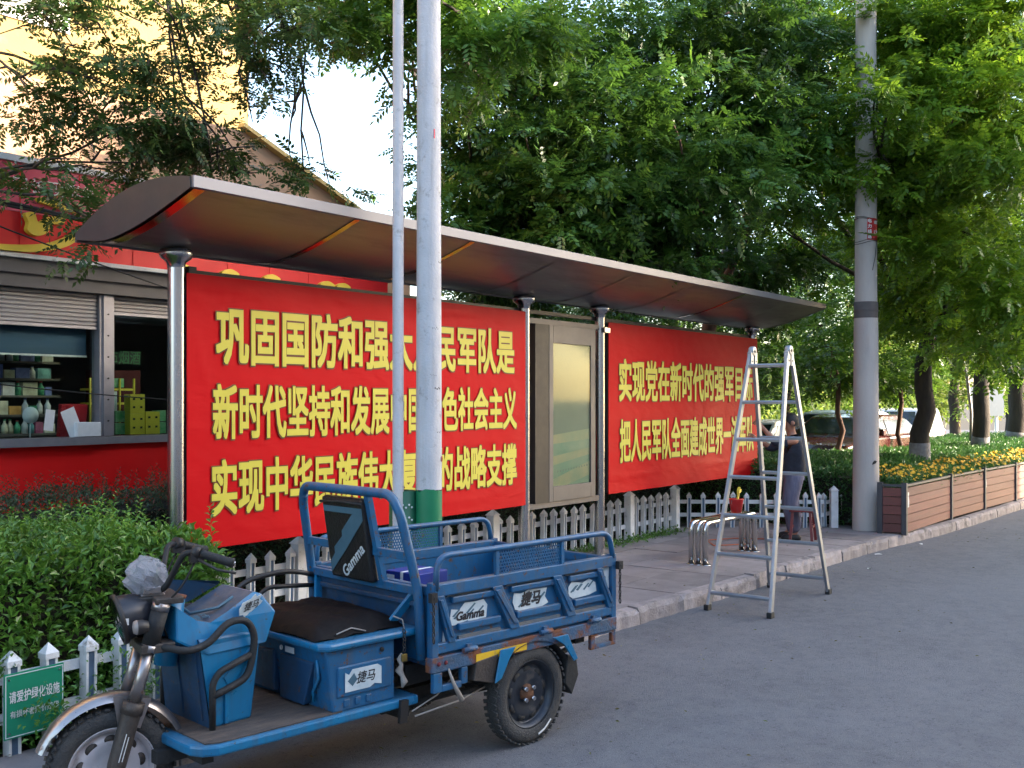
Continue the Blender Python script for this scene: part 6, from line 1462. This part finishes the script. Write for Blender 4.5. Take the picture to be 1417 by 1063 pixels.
# ------------------------------------------------------------------ parked cars and things far back
M_glassd = mat('dark car glass', (0.02,0.025,0.03), 0.06, scale=1, spec=0.9)
M_cwhite = mat('white car paint', (0.72,0.72,0.72), 0.25, scale=1, amt=0.1, coat=0.6)
M_cred = mat('dark red car paint', (0.05,0.006,0.008), 0.25, scale=1, amt=0.3, coat=0.8)
M_lamp = mat('red lamp glass', (0.5,0.01,0.01), 0.2)
def car(label, loc, rz, paint, L_, H_, W_, hood, name='parked_car', cat='car', roofm=None, bl=0.58):
    c = thing(name, label, cat, loc, rz)
    h0, belt = 0.28, H_*bl
    # side outlines, nose at -x
    if hood:
        body = [(-L_/2,h0),(-L_/2,belt*0.78),(-L_/2+0.15,belt*0.88),(-L_*0.24,belt),(L_*0.40,belt+0.03),(L_/2-0.04,belt*0.95),(L_/2,h0+0.1),(L_/2-0.1,h0)]
        cab = [(-L_*0.25,belt-0.01),(-L_*0.08,H_-0.06),(L_*0.02,H_),(L_*0.20,H_-0.01),(L_*0.30,H_-0.10),(L_*0.42,belt+0.02)]
    else:
        body = [(-L_/2,h0),(-L_/2-0.02,belt*0.7),(-L_/2+0.1,belt),(L_*0.48,belt+0.03),(L_/2,belt),(L_/2,h0)]
        cab = [(-L_/2+0.12,belt-0.01),(-L_*0.30,H_-0.05),(-L_*0.2,H_),(L_*0.40,H_),(L_*0.46,H_-0.06),(L_*0.49,belt+0.02)]
    MB().use(paint).prism(body, -W_/2, W_/2, 'y').build('body', parent=c, bev=0.07, seg=3)
    tp_ = 0.16
    n = len(cab); vs = [(x, -(W_/2-0.03) + tp_*(z-belt)/(H_-belt), z) for x, z in cab] + [(x, (W_/2-0.03) - tp_*(z-belt)/(H_-belt), z) for x, z in cab]
    MB().use(roofm or paint).add(vs, [list(range(n)), list(reversed(range(n,2*n)))] + [(i,(i+1)%n,(i+1)%n+n,i+n) for i in range(n)]).build('cabin', parent=c, bev=0.04, seg=3)
    zt = H_-0.12; ins = lambda z: (W_/2-0.03) - tp_*(z-belt)/(H_-belt)
    def cx(z, front):     # x of the pillar line at height z
        (xa, za), (xb, zb) = (cab[0], cab[1]) if front else (cab[-1], cab[-2])
        return xa+(xb-xa)*min(1.1,max(0,(z-za)/(zb-za)))
    for sy in (-1,1):
        zb_ = belt+0.04; xs_ = [(cx(zb_,1)+0.12, cx(zt,1)+0.10), (0.0,0.0), (cx(zb_,0)-0.12, cx(zt,0)-0.10)]
        for a, b in ((0,1),(1,2)):
            g0 = 0.035
            q = [(xs_[a][0]+g0, zb_), (xs_[b][0]-g0, zb_), (xs_[b][1]-g0, zt), (xs_[a][1]+g0, zt)]
            MB().use(M_glassd).add([(x, sy*(ins(z)+0.012), z) for x, z in q]+[(x, sy*(ins(z)-0.02), z) for x, z in q], [(0,1,2,3),(7,6,5,4),(0,4,5,1),(1,5,6,2),(2,6,7,3),(3,7,4,0)]).build('side_window', parent=c)
        for x in (-L_*0.31, L_*0.30):
            wv = MB().use(M_tyre).lathe([(0.2,-0.1),(0.31,-0.09),(0.33,0),(0.31,0.09),(0.2,0.1)], TM(x,sy*(W_/2-0.08),0.33) @ RY, 24).use(M_rims).lathe([(0,-0.085),(0.2,-0.09),(0.2,0.09),(0,0.085)], TM(x,sy*(W_/2-0.08),0.33) @ RY, 24).build('wheel', parent=c)
        MB().use(M_lamp).box(L_/2-0.12,L_/2+0.015,sy*(W_/2-0.12)-0.13,sy*(W_/2-0.12)+0.125,belt-0.18,belt-0.03).build('tail_lamp', parent=c, bev=0.02)
        MB().use(M_paper).box(-L_/2-0.02,-L_/2+0.2,sy*(W_/2-0.2)-0.16,sy*(W_/2-0.2)+0.16,belt*0.68,belt*0.82).build('headlamp', parent=c, bev=0.03)
        MB().use(paint).box(cx(belt+.1,1)+0.16,cx(belt+.1,1)+0.34,sy*(W_/2+0.10)-0.07,sy*(W_/2+0.10)+0.07,belt+0.02,belt+0.16).build('mirror', parent=c, bev=0.03)
    for front in (1,0):
        zb_ = belt+0.06; d_ = -0.012 if front else 0.012
        q = [(cx(zb_,front)+d_, -(ins(zb_)-0.1), zb_), (cx(zb_,front)+d_, ins(zb_)-0.1, zb_), (cx(zt+.02,front)+d_, ins(zt)-0.08, zt+.02), (cx(zt+.02,front)+d_, -(ins(zt)-0.08), zt+.02)]
        MB().use(M_glassd).add(q+[(x+(0.03 if front else -0.03),y,z) for x,y,z in q], [(0,1,2,3),(7,6,5,4),(0,4,5,1),(1,5,6,2),(2,6,7,3),(3,7,4,0)]).build('windscreen' if front else 'rear_window', parent=c)
    return c
a = view(1175,600,22.5)
car('dark red parked car partly hidden by the hedge and the concrete pole', (a[0],a[1],0.085), math.radians(-4), M_cred, 4.5, 1.60, 1.75, True, bl=0.72)
a = view(1160,590,25.5)
car('white parked car whose roof shows just above the dark red car', (a[0],a[1],0.085), math.radians(-4), M_cwhite, 4.6, 1.66, 1.8, True)
a = view(1045,590,24.5)
car('white parked car mostly hidden behind the worker and the ladder', (a[0],a[1],0.085), math.radians(-4), M_cwhite, 4.4, 1.45, 1.75, True)
a = view(1252,590,34)
car('white van parked beyond the hedge behind the first limewashed trunk', (a[0],a[1],0.085), math.radians(2), M_cwhite, 3.6, 1.64, 1.7, False, 'parked_van', 'van')
sgn = thing('notice_board', 'white notice board on two posts seen between the trunks at the far right', 'sign', view(1366,600,32)[:2]+(0.08,), math.radians(-53))
MB().use(M_cwhite).box(-0.5,0.5,-0.03,0.03,1.42,2.3).build('board', parent=sgn)
for x in (-0.3,0.3): MB().use(M_cwhite).cyl((x,0.05,0),(x,0.05,1.5),0.05).build('post', parent=sgn)
o = MB().use(M_steel_dull).tube([tuple(view(1343,628,24)), tuple(view(1344,570,24)), tuple(view(1338,520,24)), tuple(view(1330,490,24))], 0.035, 8).build('guy_pole')
tag(o, 'thin grey bent pole just left of the second limewashed trunk', 'pole')
